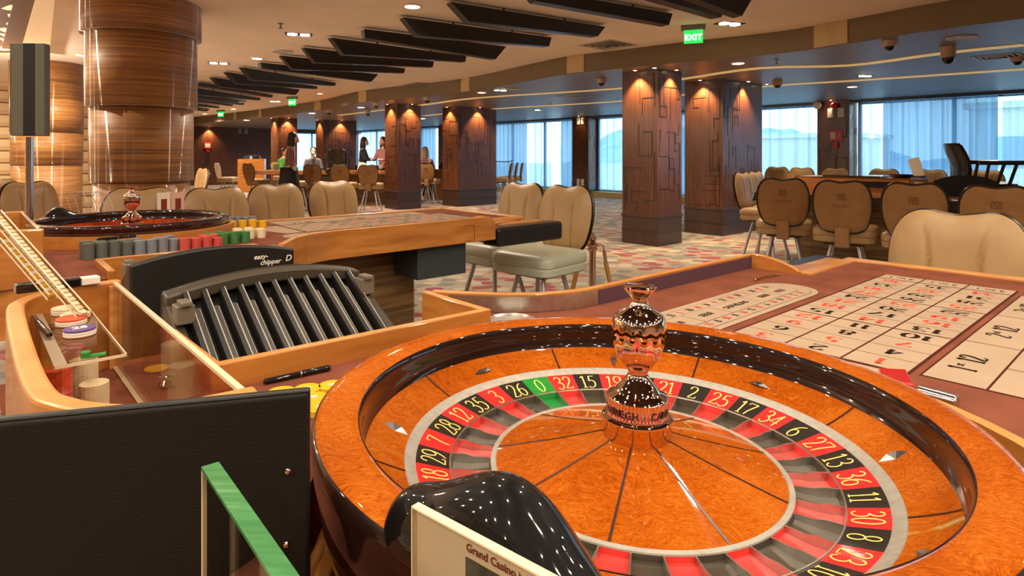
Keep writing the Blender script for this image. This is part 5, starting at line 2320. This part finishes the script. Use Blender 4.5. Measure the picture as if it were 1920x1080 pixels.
proto = thing('casino_chair', 'cream leather casino chair nearest the camera, at the far end of the near table', 'chair', W(1.185, .112, 0), face_rz(-E1), 'cream casino chairs')
chair_parts(proto)
protoE = thing('casino_chair', 'second front-row chair at the right-hand table', 'chair', (0, 0, 0), 0, 'cream casino chairs')
chair_parts(protoE, emblem=True)
f1 = (-E1.x, -E1.y)
f2 = (E2.x, E2.y)
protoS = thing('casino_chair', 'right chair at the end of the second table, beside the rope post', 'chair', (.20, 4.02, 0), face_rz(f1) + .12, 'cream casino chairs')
chair_parts(protoS, seat_m=m_seatlit)
# 'right chair at the end of the second table, beside the rope post')
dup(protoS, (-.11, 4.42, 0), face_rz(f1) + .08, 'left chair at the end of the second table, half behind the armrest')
for (x, y), lb in zip(((-1.985, 4.32), (-1.765, 4.87), (-1.47, 5.42)), ('left chair of the three cream backs behind the second table', 'middle chair of the three cream backs behind the second table', 'right chair of the three cream backs behind the second table')):
    dup(proto, (x, y, 0), face_rz(f2) + rnd.uniform(-.05, .05), lb, scale=1.05).scale.z = .97
dup(proto, (-2.19, 3.72, 0), face_rz(f2), 'cream chair behind the second wheel, in front of the big round column')
dup(proto, (-3.55, 4.75, 0), face_rz((.95, -.3)), 'cream chair turned sideways just right of the display pole')
dup(proto, (-4.2, 5.05, 0), face_rz((.8, -.6)), 'cream chair cut by the left edge, left of the display pole')
dup(proto, (-6.6, 7.6, 0), face_rz((.8, -.6)), 'small farther chair at the left edge behind the display pole')
dup(proto, (-5.22, 9.8, 0), face_rz((-.6, -.7)), 'chair mostly hidden at the right edge of the big round column')

T3 = Vector((2.87, 5.87, 0))


def t3(x, y, z=0):
    return T3 + E2 * x + E1 * y + Vector((0, 0, z))


rowA = [(2.62, 5.90), (2.92, 5.36), (3.27, 4.92), (3.57, 4.47)]
lbA = ['front row chair at the right-hand table, leftmost, by the wide pillar', None, 'front row chair at the right-hand table, third from left', 'front row chair at the right-hand table, fourth from left, beside the picture edge']
for i, ((x, y), lb) in enumerate(zip(rowA, lbA)):
    rz = face_rz((.66, .75)) + (.25, .1, .0, -.05)[i]
    if lb is None:
        protoE.location = (x, y, 0)
        protoE.rotation_euler = (0, 0, rz)
    else:
        dup(protoE, (x, y, 0), rz, lb)
dup(proto, t3(-.92, .93), face_rz(f2), 'chair seen from the side at the left end of the right-hand table, nearer one')
dup(proto, t3(-1.03, 1.48), face_rz(f2), 'chair seen from the side at the left end of the right-hand table, farther one')
for x, lb in ((-2.0, 'first'), (-1.455, 'second'), (-.752, 'third'), (-.149, 'fourth'), (.30, 'fifth')):
    dup(proto, t3(x + (.2 if lb == 'fifth' else 0), 4.2), face_rz(f1), lb + ' cream chair from the left in the back row behind the right-hand table')
dup(proto, t3(-2.6, 4.6), face_rz(f1), 'back row chair at the edge of the wide pillar, right-hand area')

# ------------------------------------------------------------------ right-hand table
t = thing('gaming_table', 'right-hand gaming table with raised maple box and dark rail', 'gaming table', T3, TH - PI / 2)
# local x along E2, local y along E1
mb = MB()
mb.box(-.55, 3.2, .12, 1.2, .80, .842)
mb.build('felt_top', m_felt, t)
mb = MB()
mb.box(-.62, 3.25, .06, .14, .78, .865)
mb.box(-.62, -.55, .06, 1.2, .78, .865)
mb.build('padded_rail', m_padblk, t, bevel=.015)
mb = MB()
mb.box(-.45, .65, .66, .69, .80, 1.025)
mb.box(-.45, -.42, .66, 1.18, .80, 1.025)
mb.box(.62, .65, .66, 1.18, .80, 1.025)
mb.box(-.45, .65, 1.15, 1.18, .80, 1.025)
mb.box(-.45, .65, .66, 1.18, 1.005, 1.025)
mb.build('raised_box', m_maple, t, bevel=.004)
mb = MB()
mb.box(.06, .52, .645, .662, .93, .99)
mb.build('box_opening', m_dark, t)
mb = MB()
mb.box(-.3, 3.0, .4, 1.1, 0, .80)
mb.build('pedestal', m_zebradk, t)
t = thing('covered_tray', 'dark flat lid on top of the raised maple box', 'lid', t3(-.08, .92, 1.026), TH - PI / 2)
mb = MB()
mb.box(-.1, .45, -.22, .22, 0, .015)
mb.build('lid', m_mahog, t, bevel=.004)
t = thing('price_display', 'clear stand with yellow and dark price card on the right-hand table', 'table sign', t3(.80, .45, .843), TH - PI / 2 - .3)
mb = MB()
mb.box(-.09, .09, -.004, .004, 0, .17)
mb.build('holder', m_acryl, t)
mb = MB()
mb.box(-.08, .08, -.001, .001, .09, .16)
mb.build('yellow_card', plain('card_yellow', (206, 190, 60), rough=.6), t)
mb = MB()
mb.box(-.08, .08, -.001, .001, .01, .085)
mb.build('dark_card', m_mahog, t)
for x, y, lb in ((.72, .3, 'flat steel tray of papers on the right-hand table, between the first two chairs'), (1.15, .35, 'silver tray beside the price card on the right-hand table')):
    mb = MB()
    mb.box(-.14, .14, -.09, .09, 0, .012)
    mb.box(-.12, .05, -.07, .07, .0121, .016)
    tag(mb.build('tray', m_steel, loc=t3(x, y + .13, .843), bevel=.003), lb, 'tray')
t = thing('tilted_sign', 'white tilted sign on the maple box of the right-hand table', 'table sign', t3(.60, 1.1, 1.0265), TH - PI / 2)
mb = MB()
M = Matrix.Rotation(R(-16), 4, 'Y')
mb.box(-.05, .05, -.002, .002, .014, .2, 0, M)
mb.build('sheet', m_white, t)
mb = MB()
mb.box(-.06, .06, -.04, .04, 0, .014)
mb.build('foot', m_blkplastic, t)
mb = MB()
mb.lathe([(0, 0), (.08, 0), (.11, .03), (.105, .034), (.07, .01), (0, .01)], 28)
tag(mb.build('bowl', m_mahog, loc=t3(.51, .85, 1.0262)), 'dark shallow bowl on the maple box of the right-hand table', 'bowl')
t = thing('chip_sorter', 'black arched chip sorter behind the right-hand table, between two tan chairs', 'chip sorting machine', t3(.9, 1.46), TH - PI / 2 + .35, 'chip sorting machines')
arcp = [(-.27 + .54 * i / 14, .985 + .065 * (1 - ((i - 7) / 7) ** 2)) for i in range(15)]
mb = MB()
N = len(arcp)
vs = [(x, y, z) for y in (-.02, .02) for x, z in arcp] + [(x, y, .6) for y in (-.02, .02) for x, z in arcp]
fs = []
for i in range(N - 1):
    fs += [(i, i + 1, N + i + 1, N + i), (i, 2 * N + i, 2 * N + i + 1, i + 1), (N + i, N + i + 1, 3 * N + i + 1, 3 * N + i)]
fs += [(0, N, 3 * N, 2 * N), (N - 1, 3 * N - 1, 4 * N - 1, 2 * N - 1)]
mb.add(vs, fs)
mb.build('back_panel', m_blkplastic, t)
mb = MB()
mb.box(-.24, .24, .021, .35, 0, .9)
mb.build('cabinet', m_blkplastic, t)


# ------------------------------------------------------------------ black dealer chairs
def dealer_chair(label, loc, rz, s=1.0):
    t = thing('dealer_chair', label, 'chair', loc, rz, 'black dealer chairs')
    t.scale = (s,) * 3
    mb = MB()
    for k in range(5):
        a = 2 * PI * k / 5
        mb.tube([(0, 0, .09), (.3 * math.cos(a), .3 * math.sin(a), .04)], [.03, .018], 8)
        mb.ball((.3 * math.cos(a), .3 * math.sin(a), .025), .025, n=10, h=6)
    mb.cyl((0, 0), .03, .06, .8, 14)
    mb.build('base', m_steel, t)
    mb = MB()
    prof = []
    L = [(.20, .21, .80), (.25, .26, .83), (.27, .28, .88), (.25, .26, .925), (.16, .17, .945)]
    vs = []
    for w, d, z in L:
        for i in range(24):
            a = 2 * PI * i / 24
            cx, cy = math.cos(a), math.sin(a)
            k = (abs(cx) ** 4 + abs(cy) ** 4) ** -.25
            vs.append((w * cx * k, d * cy * k, z))
    mb.add(vs, [(j * 24 + i, j * 24 + (i + 1) % 24, (j + 1) * 24 + (i + 1) % 24, (j + 1) * 24 + i) for j in range(4) for i in range(24)], 0, True)
    mb.add(vs[-24:], [tuple(range(24))], 0, True)
    mb.add(vs[:24], [tuple(range(23, -1, -1))])
    mb.build('seat', m_blkleather, t)
    mb = MB()
    vs = []
    pr = [(.88, -.22, .15), (.98, -.27, .2), (1.08, -.265, .22), (1.18, -.28, .225), (1.28, -.32, .22), (1.36, -.35, .19), (1.39, -.36, .14)]
    for z, y, w in pr:
        for i in range(16):
            a = 2 * PI * i / 16
            cx, cy = math.cos(a), math.sin(a)
            k = (abs(cx) ** 4 + abs(cy) ** 4) ** -.25
            vs.append((w * cx * k, y + .045 * cy * k + .02 * (cx * k) ** 2, z))
    mb.add(vs, [(j * 16 + i, j * 16 + (i + 1) % 16, (j + 1) * 16 + (i + 1) % 16, (j + 1) * 16 + i) for j in range(len(pr) - 1) for i in range(16)], 0, True)
    mb.add(vs[-16:], [tuple(range(16))], 0, True)
    mb.add(vs[:16], [tuple(range(15, -1, -1))])
    mb.build('backrest', m_blkleather, t)
    for sx in (-1, 1):
        mb = MB()
        x0, x1 = sorted((sx * .27, sx * .33))
        mb.box(x0, x1, -.2, .28, 1.14, 1.19)
        mb.build('armrest', m_blkleather, t, bevel=.015)
        mb = MB()
        mb.tube([(sx * .26, -.02, .86), (sx * .3, .05, 1.15)], .018, 8)
        mb.tube([(sx * .26, .1, .86), (sx * .3, .17, 1.15)], .018, 8)
        mb.build('arm_support', m_darksteel, t)
    return t


dealer_chair('tall black dealer chair with armrest against the bright window at right', (5.52, 7.15, 0), face_rz((1, -.25)))
dealer_chair('glossy black dealer chair reflecting blue light in front of the distant wide pillar', (-4.15, 14.55, 0), face_rz((-.3, 1)), 1.0)

# ------------------------------------------------------------------ distant table group
t = thing('gaming_table', 'distant gaming table ringed by tan chairs between the pillars at left', 'gaming table', (-4.3, 15.6, 0), .06)
mb = MB()
mb.box(-1.9, 1.5, -.55, .65, .80, .85)
mb.build('felt_top', m_felt, t)
mb = MB()
mb.box(-1.98, 1.58, -.63, -.55, .78, .87)
mb.box(-1.98, -1.9, -.63, .65, .78, .87)
mb.build('rail', m_maple, t, bevel=.01)
mb = MB()
mb.box(-1.5, 1.2, -.25, .4, 0, .8)
mb.build('pedestal', m_zebradk, t)
farc = [(-8.0, 17.2, (1, .1), 'distant tan chair farthest left, in front of the walnut end wall, seat to its right'),
        (-6.6, 15.9, (.5, .85), 'distant tan chair half hidden by the dark walking figure'),
        (-5.15, 14.7, (.95, .35), 'distant tan chair turned sideways just right of the walking figure'),
        (-4.42, 14.0, (.2, 1), 'distant tan chair third from the square pillar'),
        (-3.80, 13.9, (.1, 1), 'distant tan chair second from the square pillar, crest on back'),
        (-3.13, 13.6, (0, 1), 'distant tan chair touching the left side of the square pillar')]
for x, y, f, lb in farc:
    dup(protoE, (x, y, 0), face_rz(f), lb)
dup(protoE, (-2.15, 15.9, 0), face_rz((.15, 1)), 'distant tan chair seen right of the square pillar')
for k, (x, y, lb) in enumerate(((-.28, 17.2, 'first'), (-.12, 17.7, 'second'), (.04, 18.2, 'third'))):
    dup(proto, (x, y, 0), face_rz((-1, .1)), lb + ' pale chair of the side-on row at the right edge of the middle wide pillar')
dup(proto, (-4.75, 16.75, 0), face_rz((.1, -1)), 'distant cream chair facing the camera behind the distant table')
t = thing('gaming_table', 'slice of a distant maple table between the square and middle pillars', 'gaming table', (-2.2, 17.6, 0), 0)
mb = MB()
mb.box(-.6, 1.0, -.35, .5, .8, .86)
mb.build('table_top', m_maple, t)
mb = MB()
mb.box(-.3, .8, -.2, .35, 0, .8)
mb.build('pedestal', m_maple, t)
mb = MB()
mb.box(-.14, .14, -.08, .08, 0, .12)
mb.box(-.1, .1, -.05, .1, .12, .2)
tag(mb.build('card_shoe', m_blkplastic, loc=(-1.95, 17.5, .8605), bevel=.01), 'black card shoe on the distant maple table by the middle wide pillar', 'card shoe')
t = thing('lectern_desk', 'small striped wooden desk with dark top against the walnut end wall', 'desk', (-8.9, 21.0, 0), .3)
mb = MB()
mb.box(-.42, .42, -.3, .3, 0, 1.12)
mb.build('body', m_maple, t)
mb = MB()
mb.lathe([(0, 0), (.3, 0), (.26, .1), (.1, .14), (0, .14)], 20, 0, True, Matrix.Translation((0, 0, 1.121)))
mb.build('dark_cover', m_blkleather, t)
t = thing('table_lamp', 'low black lamp with flat bar head on the distant table', 'lamp', aty(611, 322, 15.5) * 1, 0)
t.location.z = .851
mb = MB()
mb.cyl((0, 0), .09, 0, .02, 16)
mb.cyl((0, 0), .015, .02, .3, 8)
mb.build('stand', m_blkplastic, t)
mb = MB()
mb.box(-.12, .12, -.04, .04, .3, .34)
mb.build('head', m_blkplastic, t)
p = aty(676, 318, 15.4)
t = thing('table_card', 'white tilted card on the distant table beside the square pillar', 'table sign', (p.x, p.y, .851), 0)
mb = MB()
mb.box(-.09, .09, -.003, .003, 0, .2, 0, Matrix.Rotation(R(12), 4, 'Y') @ Matrix.Translation((0, 0, .02)))
mb.build('sheet', m_white, t)


# ------------------------------------------------------------------ people
def skin(name, verts, edges, rad, mat, parent, sub=2, root=0):
    me = bpy.data.meshes.new(name)
    me.from_pydata(verts, edges, [])
    o = bpy.data.objects.new(name, me)
    C.objects.link(o)
    o.parent = parent
    o.modifiers.new('skin', 'SKIN')
    sv = me.skin_vertices[0].data
    for i, r in enumerate(rad):
        sv[i].radius = r if isinstance(r, tuple) else (r, r)
        sv[i].use_root = i == root
    m = o.modifiers.new('sub', 'SUBSURF')
    m.levels = m.render_levels = sub
    me.materials.append(mat)
    o.modifiers['skin'].use_smooth_shade = True
    return o


def person(label, loc, rz, top_m, bot_m, hair_m, seated=False, long_hair=False, arms='down', lean=0.0, skirt=False):
    t = thing('person', label, 'person', loc, rz)
    h = .66 if seated else .93       # pelvis height
    L = lean
    sp = [(0, 0, h), (0, .01 + L * .2, h + .2), (0, .0 + L * .55, h + .42), (0, 0 + L * .75, h + .52), (0, .02 + L * .85, h + .585)]
    hd = (0, .03 + L, h + .70)
    if arms == 'down':
        ar = [(.19, L * .6, h + .44), (.23, .02 + L * .4, h + .17), (.2, .14 + L * .3, h - .02)]
    else:
        ar = [(.18, L * .6, h + .44), (.23, .1 + L * .5, h + .2), (.12, .34 + L * .5, h + .2)]
    if seated:
        lg = [(.1, .0, h - .02), (.11, .42, h), (.11, .42, .10), (.11, .53, .05)]
    else:
        lg = [(.09, 0, h - .04), (.10, .01, .50), (.10, -.02, .09), (.10, .10, .04)]
    V = list(sp)
    E_ = [(0, 1), (1, 2), (2, 3), (3, 4)]
    rd = [(.15, .11), (.13, .095), (.155, .10), (.06, .06), (.05, .05)]
    for s in (-1, 1):
        b = len(V)
        V += [(s * x, y, z) for x, y, z in ar]
        E_ += [(2, b), (b, b + 1), (b + 1, b + 2)]
        rd += [.055, .043, .034]
        b = len(V)
        V += [(s * x, y, z) for x, y, z in lg]
        E_ += [(0, b), (b, b + 1), (b + 1, b + 2), (b + 2, b + 3)]
        rd += [.085, .065, .045, .035]
    skin('body', V, E_, rd, m_skin, t, 2)
    # top garment
    V2 = [sp[0], sp[1], sp[2], (0, L * .66, h + .49)]
    E2_ = [(0, 1), (1, 2), (2, 3)]
    r2 = [(.165, .125), (.145, .11), (.17, .115), (.085, .08)]
    for s in (-1, 1):
        b = len(V2)
        e = ar[2]
        V2 += [(s * ar[0][0], ar[0][1], ar[0][2]), (s * ar[1][0], ar[1][1], ar[1][2]), (s * (ar[1][0] * .4 + e[0] * .6), ar[1][1] * .4 + e[1] * .6, ar[1][2] * .4 + e[2] * .6)]
        E2_ += [(2, b), (b, b + 1), (b + 1, b + 2)]
        r2 += [.068, .055, .046]
    skin('top', V2, E2_, r2, top_m, t, 2)
    V3, E3, r3 = [(0, 0, h + .05)], [], [(.165, .13)]
    for s in (-1, 1):
        b = len(V3)
        V3 += [(s * x, y, z) for x, y, z in lg[:3]]
        E3 += [(0, b), (b, b + 1), (b + 1, b + 2)]
        r3 += [.1, .078, .06]
    skin('trousers', V3, E3, r3, bot_m, t, 2)
    if skirt:
        mb = MB()
        mb.lathe([(.17, h + .06), (.2, h - .1), (.22, h - .38)], 24)
        mb.build('skirt', bot_m, t)
    # head with face
    mb = MB()
    mb.ball(hd, .076, .096, .115, n=20, h=14)
    mb.ball((hd[0], hd[1] + .085, hd[2] - .06), .045, .035, .05, n=12, h=8)
    mb.add([(-.012, hd[1] + .088, hd[2] - .02), (.012, hd[1] + .088, hd[2] - .02), (0, hd[1] + .118, hd[2] - .025), (0, hd[1] + .09, hd[2] + .02)], [(0, 1, 2), (1, 3, 2), (3, 0, 2)])
    for s in (-1, 1):
        mb.ball((s * .077, hd[1] - .005, hd[2] - .01), .012, .02, .028, n=8, h=6)
    head = mb.build('head', m_skin, t)
    mb = MB()
    for s in (-1, 1):
        mb.ball((s * .03, hd[1] + .085, hd[2] + .012), .011, .01, .008, n=8, h=6)
    mb.box(-.022, .022, hd[1] + .108, hd[1] + .116, hd[2] - .068, hd[2] - .06)
    mb.build('face_features', plain('face_dark', (90, 44, 36), rough=.5), head)
    mb = MB()
    mb.ball((hd[0], hd[1] - .02, hd[2] + .03), .09, .098, .105, n=18, h=12)
    if long_hair:
        mb.ball((0, hd[1] - .075, hd[2] - .13), .09, .055, .2, n=16, h=12)
        for s in (-1, 1):
            mb.ball((s * .07, hd[1] - .02, hd[2] - .1), .035, .05, .15, n=12, h=8)
    mb.build('hair', hair_m, head)
    return t


m_blkcloth = plain('black_cloth', (24, 24, 26), rough=.8)
m_mauve = plain('mauve_blouse', (120, 84, 72), rough=.8)
m_greencl = plain('green_shirt', (84, 150, 60), rough=.8)
m_greycl = plain('grey_jacket', (78, 72, 72), rough=.8)
m_rose = plain('dusty_rose_top', (150, 96, 88), rough=.8)


def plaid():
    t = NT('pink_plaid')
    v = t.coords((1, 1, 1))
    w = t.n('ShaderNodeTexWave', Scale=6.0)
    w.bands_direction = 'Z'
    t.l(v, w.inputs['Vector'])
    t.l(t.ramp(w.outputs['Fac'], [(.4, (60, 56, 66)), (.6, (206, 130, 130))]), t.b.inputs['Base Color'])
    t.set(Roughness=.8)
    return t.m


person('person in a mauve blouse and black skirt walking past the distant chairs', (-4.85, 13.35, 0), face_rz((1, .25)), m_mauve, m_blkcloth, m_hair, False, True, 'down', .06, True)
person('seated person in a bright green shirt leaning at the distant table', (-6.95, 18.6, 0), face_rz((1, -.35)), m_greencl, m_blkcloth, m_hair, True, False, 'fwd', .05)
person('seated person in a dark grey jacket behind the distant table', (-5.7, 17.6, 0), face_rz((.3, -1)), m_greycl, m_blkcloth, m_hair, True, False, 'fwd', .05)
person('long-haired person in black standing in profile left of the square pillar', (-4.15, 17.0, 0), face_rz((1, .05)), m_blkcloth, m_blkcloth, m_hair, False, True, 'fwd', .03)
person('person in a dusty rose top mostly hidden behind the square pillar', (-3.50, 16.75, 0), face_rz((-.6, -1)), m_rose, m_blkcloth, m_hair, False, True, 'fwd', .02)
person('blond person in pink and grey plaid sitting with back turned right of the square pillar', (-2.40, 16.75, 0), face_rz((.1, 1)), plaid(), m_blkcloth, m_blond, True, True, 'fwd', .1)
for x, y, f, lb in ((-2.40, 16.75, (.1, 1), 'tan chair under the blond person in plaid'), (-6.95, 18.6, (1, -.35), 'chair under the seated person in green'), (-5.7, 17.6, (.3, -1), 'chair under the seated person in the grey jacket')):
    dup(proto, (x, y, 0), face_rz(f), lb)

# ------------------------------------------------------------------ rope post
p = aty(1112, 435, 4.55)
t = thing('rope_post', 'polished stanchion post with gold ropes beside the pale-seated chair', 'stanchion', (.60, 4.58, 0), 0)
zt = .60
mb = MB()
mb.lathe([(0, 0), (.13, 0), (.135, .012), (.12, .02), (.03, .035), (.026, .06), (.026, zt - .07), (.03, zt - .068), (.04, zt - .05), (.03, zt - .036), (.045, zt - .03), (.05, zt - .014), (.03, zt - .004), (.024, zt + .012), (.034, zt + .03), (.03, zt + .042), (.014, zt + .055), (.018, zt + .066), (.0, zt + .078)], 28)
mb.build('post', m_chrome, t)
for s, e in ((-1, -.28), (1, .22)):
    mb = MB()
    pts = [(s * .03, 0, zt - .03), (s * .06, 0, zt - .012), (s * .082, 0, zt - .03), (s * .088, 0, zt - .07)]
    mb.tube(pts, .006, 8)
    mb.tube([(s * .088, 0, zt - .07), (s * .10, 0, zt - .16)], .014, 10)
    mb.build('hook', m_chrome, t)
    mb = MB()
    end = s * .10
    mb.tube([(s * .10, 0, zt - .155), (s * .13, .01, zt - .28), (s * .16, .02, zt - .42), (s * .21, .03, zt - .60)], .018, 10)
    mb.build('rope', m_rope, t)

# ------------------------------------------------------------------ wall fittings


def on_pier(u, v, z, w, h, d=.012):
    return None


def plate(name, label, cat, u, v, z, w, h, mats, extra=None, group=None, d=.014):
    """fitting on a pier face that looks back along the tables (-u)"""
    t = thing(name, label, cat, W(u, v, z), TH - PI / 2, group)
    # local x along E2 (right as seen from the tables), local -y towards the camera
    mb = MB()
    mb.box(-w / 2, w / 2, -d, -.0035, 0, h)
    pl = mb.build('plate', mats[0], t, bevel=.003)
    if extra:
        extra(pl)
    return t


def dots(t):
    mb = MB()
    for z in (.03, .1):
        mb.box(-.022, .022, -.017, -.0141, z, z + .05)
    mb.build('rocker', m_lampring, t)


pv = -11.49
m_socket = plain('socket_ivory', (226, 216, 200), rough=.5)
for z, nm in ((2.19, 'upper'), (.33, 'lower')):
    for k, dv in enumerate((-.4, -.23)):
        plate('wall_socket', '%s %s ivory socket plate on the pier left of the nearest pillar' % (nm, ('left', 'right')[k]), 'socket', 12.66, pv + dv, z, .12, .2, [m_socket], dots, 'wall sockets')
pv = -4.21
for k, dv in enumerate((-.38, -.17)):
    plate('emergency_light', '%s cream twin lamp plate under the red beacon' % ('left', 'right')[k], 'wall light', 12.66, pv + dv, 2.06, .13, .2, [m_socket], dots, 'lamp plates under the beacon')


def alarm(t):
    mb = MB()
    mb.box(-.11, -.01, -.0165, -.0145, .05, .19)
    mb.build('white_flame_field', m_white, t)
    mb = MB()
    for x, z in ((.03, .06), (.05, .09), (.07, .12), (.06, .16)):
        mb.box(x - .012, x + .012, -.0165, -.0145, z, z + .02)
    mb.build('white_pictogram', m_white, t)
    mb = MB()
    mb.box(-.05, .05, -.05, -.0035, -.14, -.02)
    mb.build('call_point', m_redsig, t, bevel=.004)


plate('fire_alarm_sign', 'red and white fire alarm sign on the pier by the dense blue curtain', 'fire alarm', 12.66, pv - .27, 1.55, .28, .24, [m_redsig], alarm)
t = thing('alarm_beacon', 'red alarm beacon at the top of the fire-alarm pier', 'beacon', W(12.66, pv - .28, 2.32), TH - PI / 2)
mb = MB()
mb.ball((0, -.075, 0), .07, .07, .06, n=16, h=10)
mb.build('red_lens', m_redsig, t)
mb = MB()
mb.box(-.05, .05, -.03, -.0035, -.04, .05)
mb.build('mount', m_grey, t)
t = thing('wall_camera', 'white dome camera at the top left of the fire-alarm pier', 'security camera', W(12.66, pv - .62, 2.34), TH - PI / 2)
mb = MB()
mb.ball((0, -.09, 0), .085, n=16, h=10)
mb.build('dome', m_white, t)
mb = MB()
mb.box(-.03, .03, -.05, .0, .02, .08)
mb.build('bracket', m_white, t)
# end wall
for k, u in enumerate((7.55, 7.8)):
    t = thing('wall_socket', '%s pale plate high on the walnut end wall' % ('left', 'right')[k], 'socket', W(u, VF, 2.17), TH + PI, 'plates on the end wall')
    mb = MB()
    mb.box(-.07, .07, -.0, .015, 0, .24)
    mb.build('plate', m_grey, t)
t = thing('fire_alarm_sign', 'red and white fire alarm sign on the walnut end wall', 'fire alarm', W(6.25, VF, 1.52), TH + PI)
mb = MB()
mb.box(-.14, .14, 0, .014, 0, .28)
mb.build('plate', m_redsig, t)
mb = MB()
mb.box(-.1, .1, .0142, .017, .05, .22)
mb.build('white_pictogram', m_white, t)
mb = MB()
mb.box(-.06, .06, 0, .05, -.14, -.02)
mb.build('call_point', m_redsig, t)
t = thing('wall_socket', 'small white socket low on the walnut end wall', 'socket', W(6.3, VF, .42), TH + PI)
mb = MB()
mb.box(-.05, .05, 0, .015, 0, .1)
mb.build('plate', m_white, t)

# ------------------------------------------------------------------ daylight and picture settings
w = bpy.data.worlds.new('sky')
S.world = w
w.use_nodes = True
bg = w.node_tree.nodes['Background']
bg.inputs[0].default_value = (.74, .87, 1.0, 1)
bg.inputs[1].default_value = 2.3
S.view_settings.view_transform = 'Standard'
S.view_settings.look = 'None'
S.view_settings.exposure = 1.48
S.view_settings.gamma = 1.0
S.view_settings.use_curve_mapping = False
S.cycles.use_denoising = True
S.cycles.max_bounces = 8
S.cycles.diffuse_bounces = 4
S.cycles.glossy_bounces = 4
S.cycles.transparent_max_bounces = 24
S.cycles.sample_clamp_indirect = 6
S.cycles.caustics_reflective = False
S.cycles.caustics_refractive = False
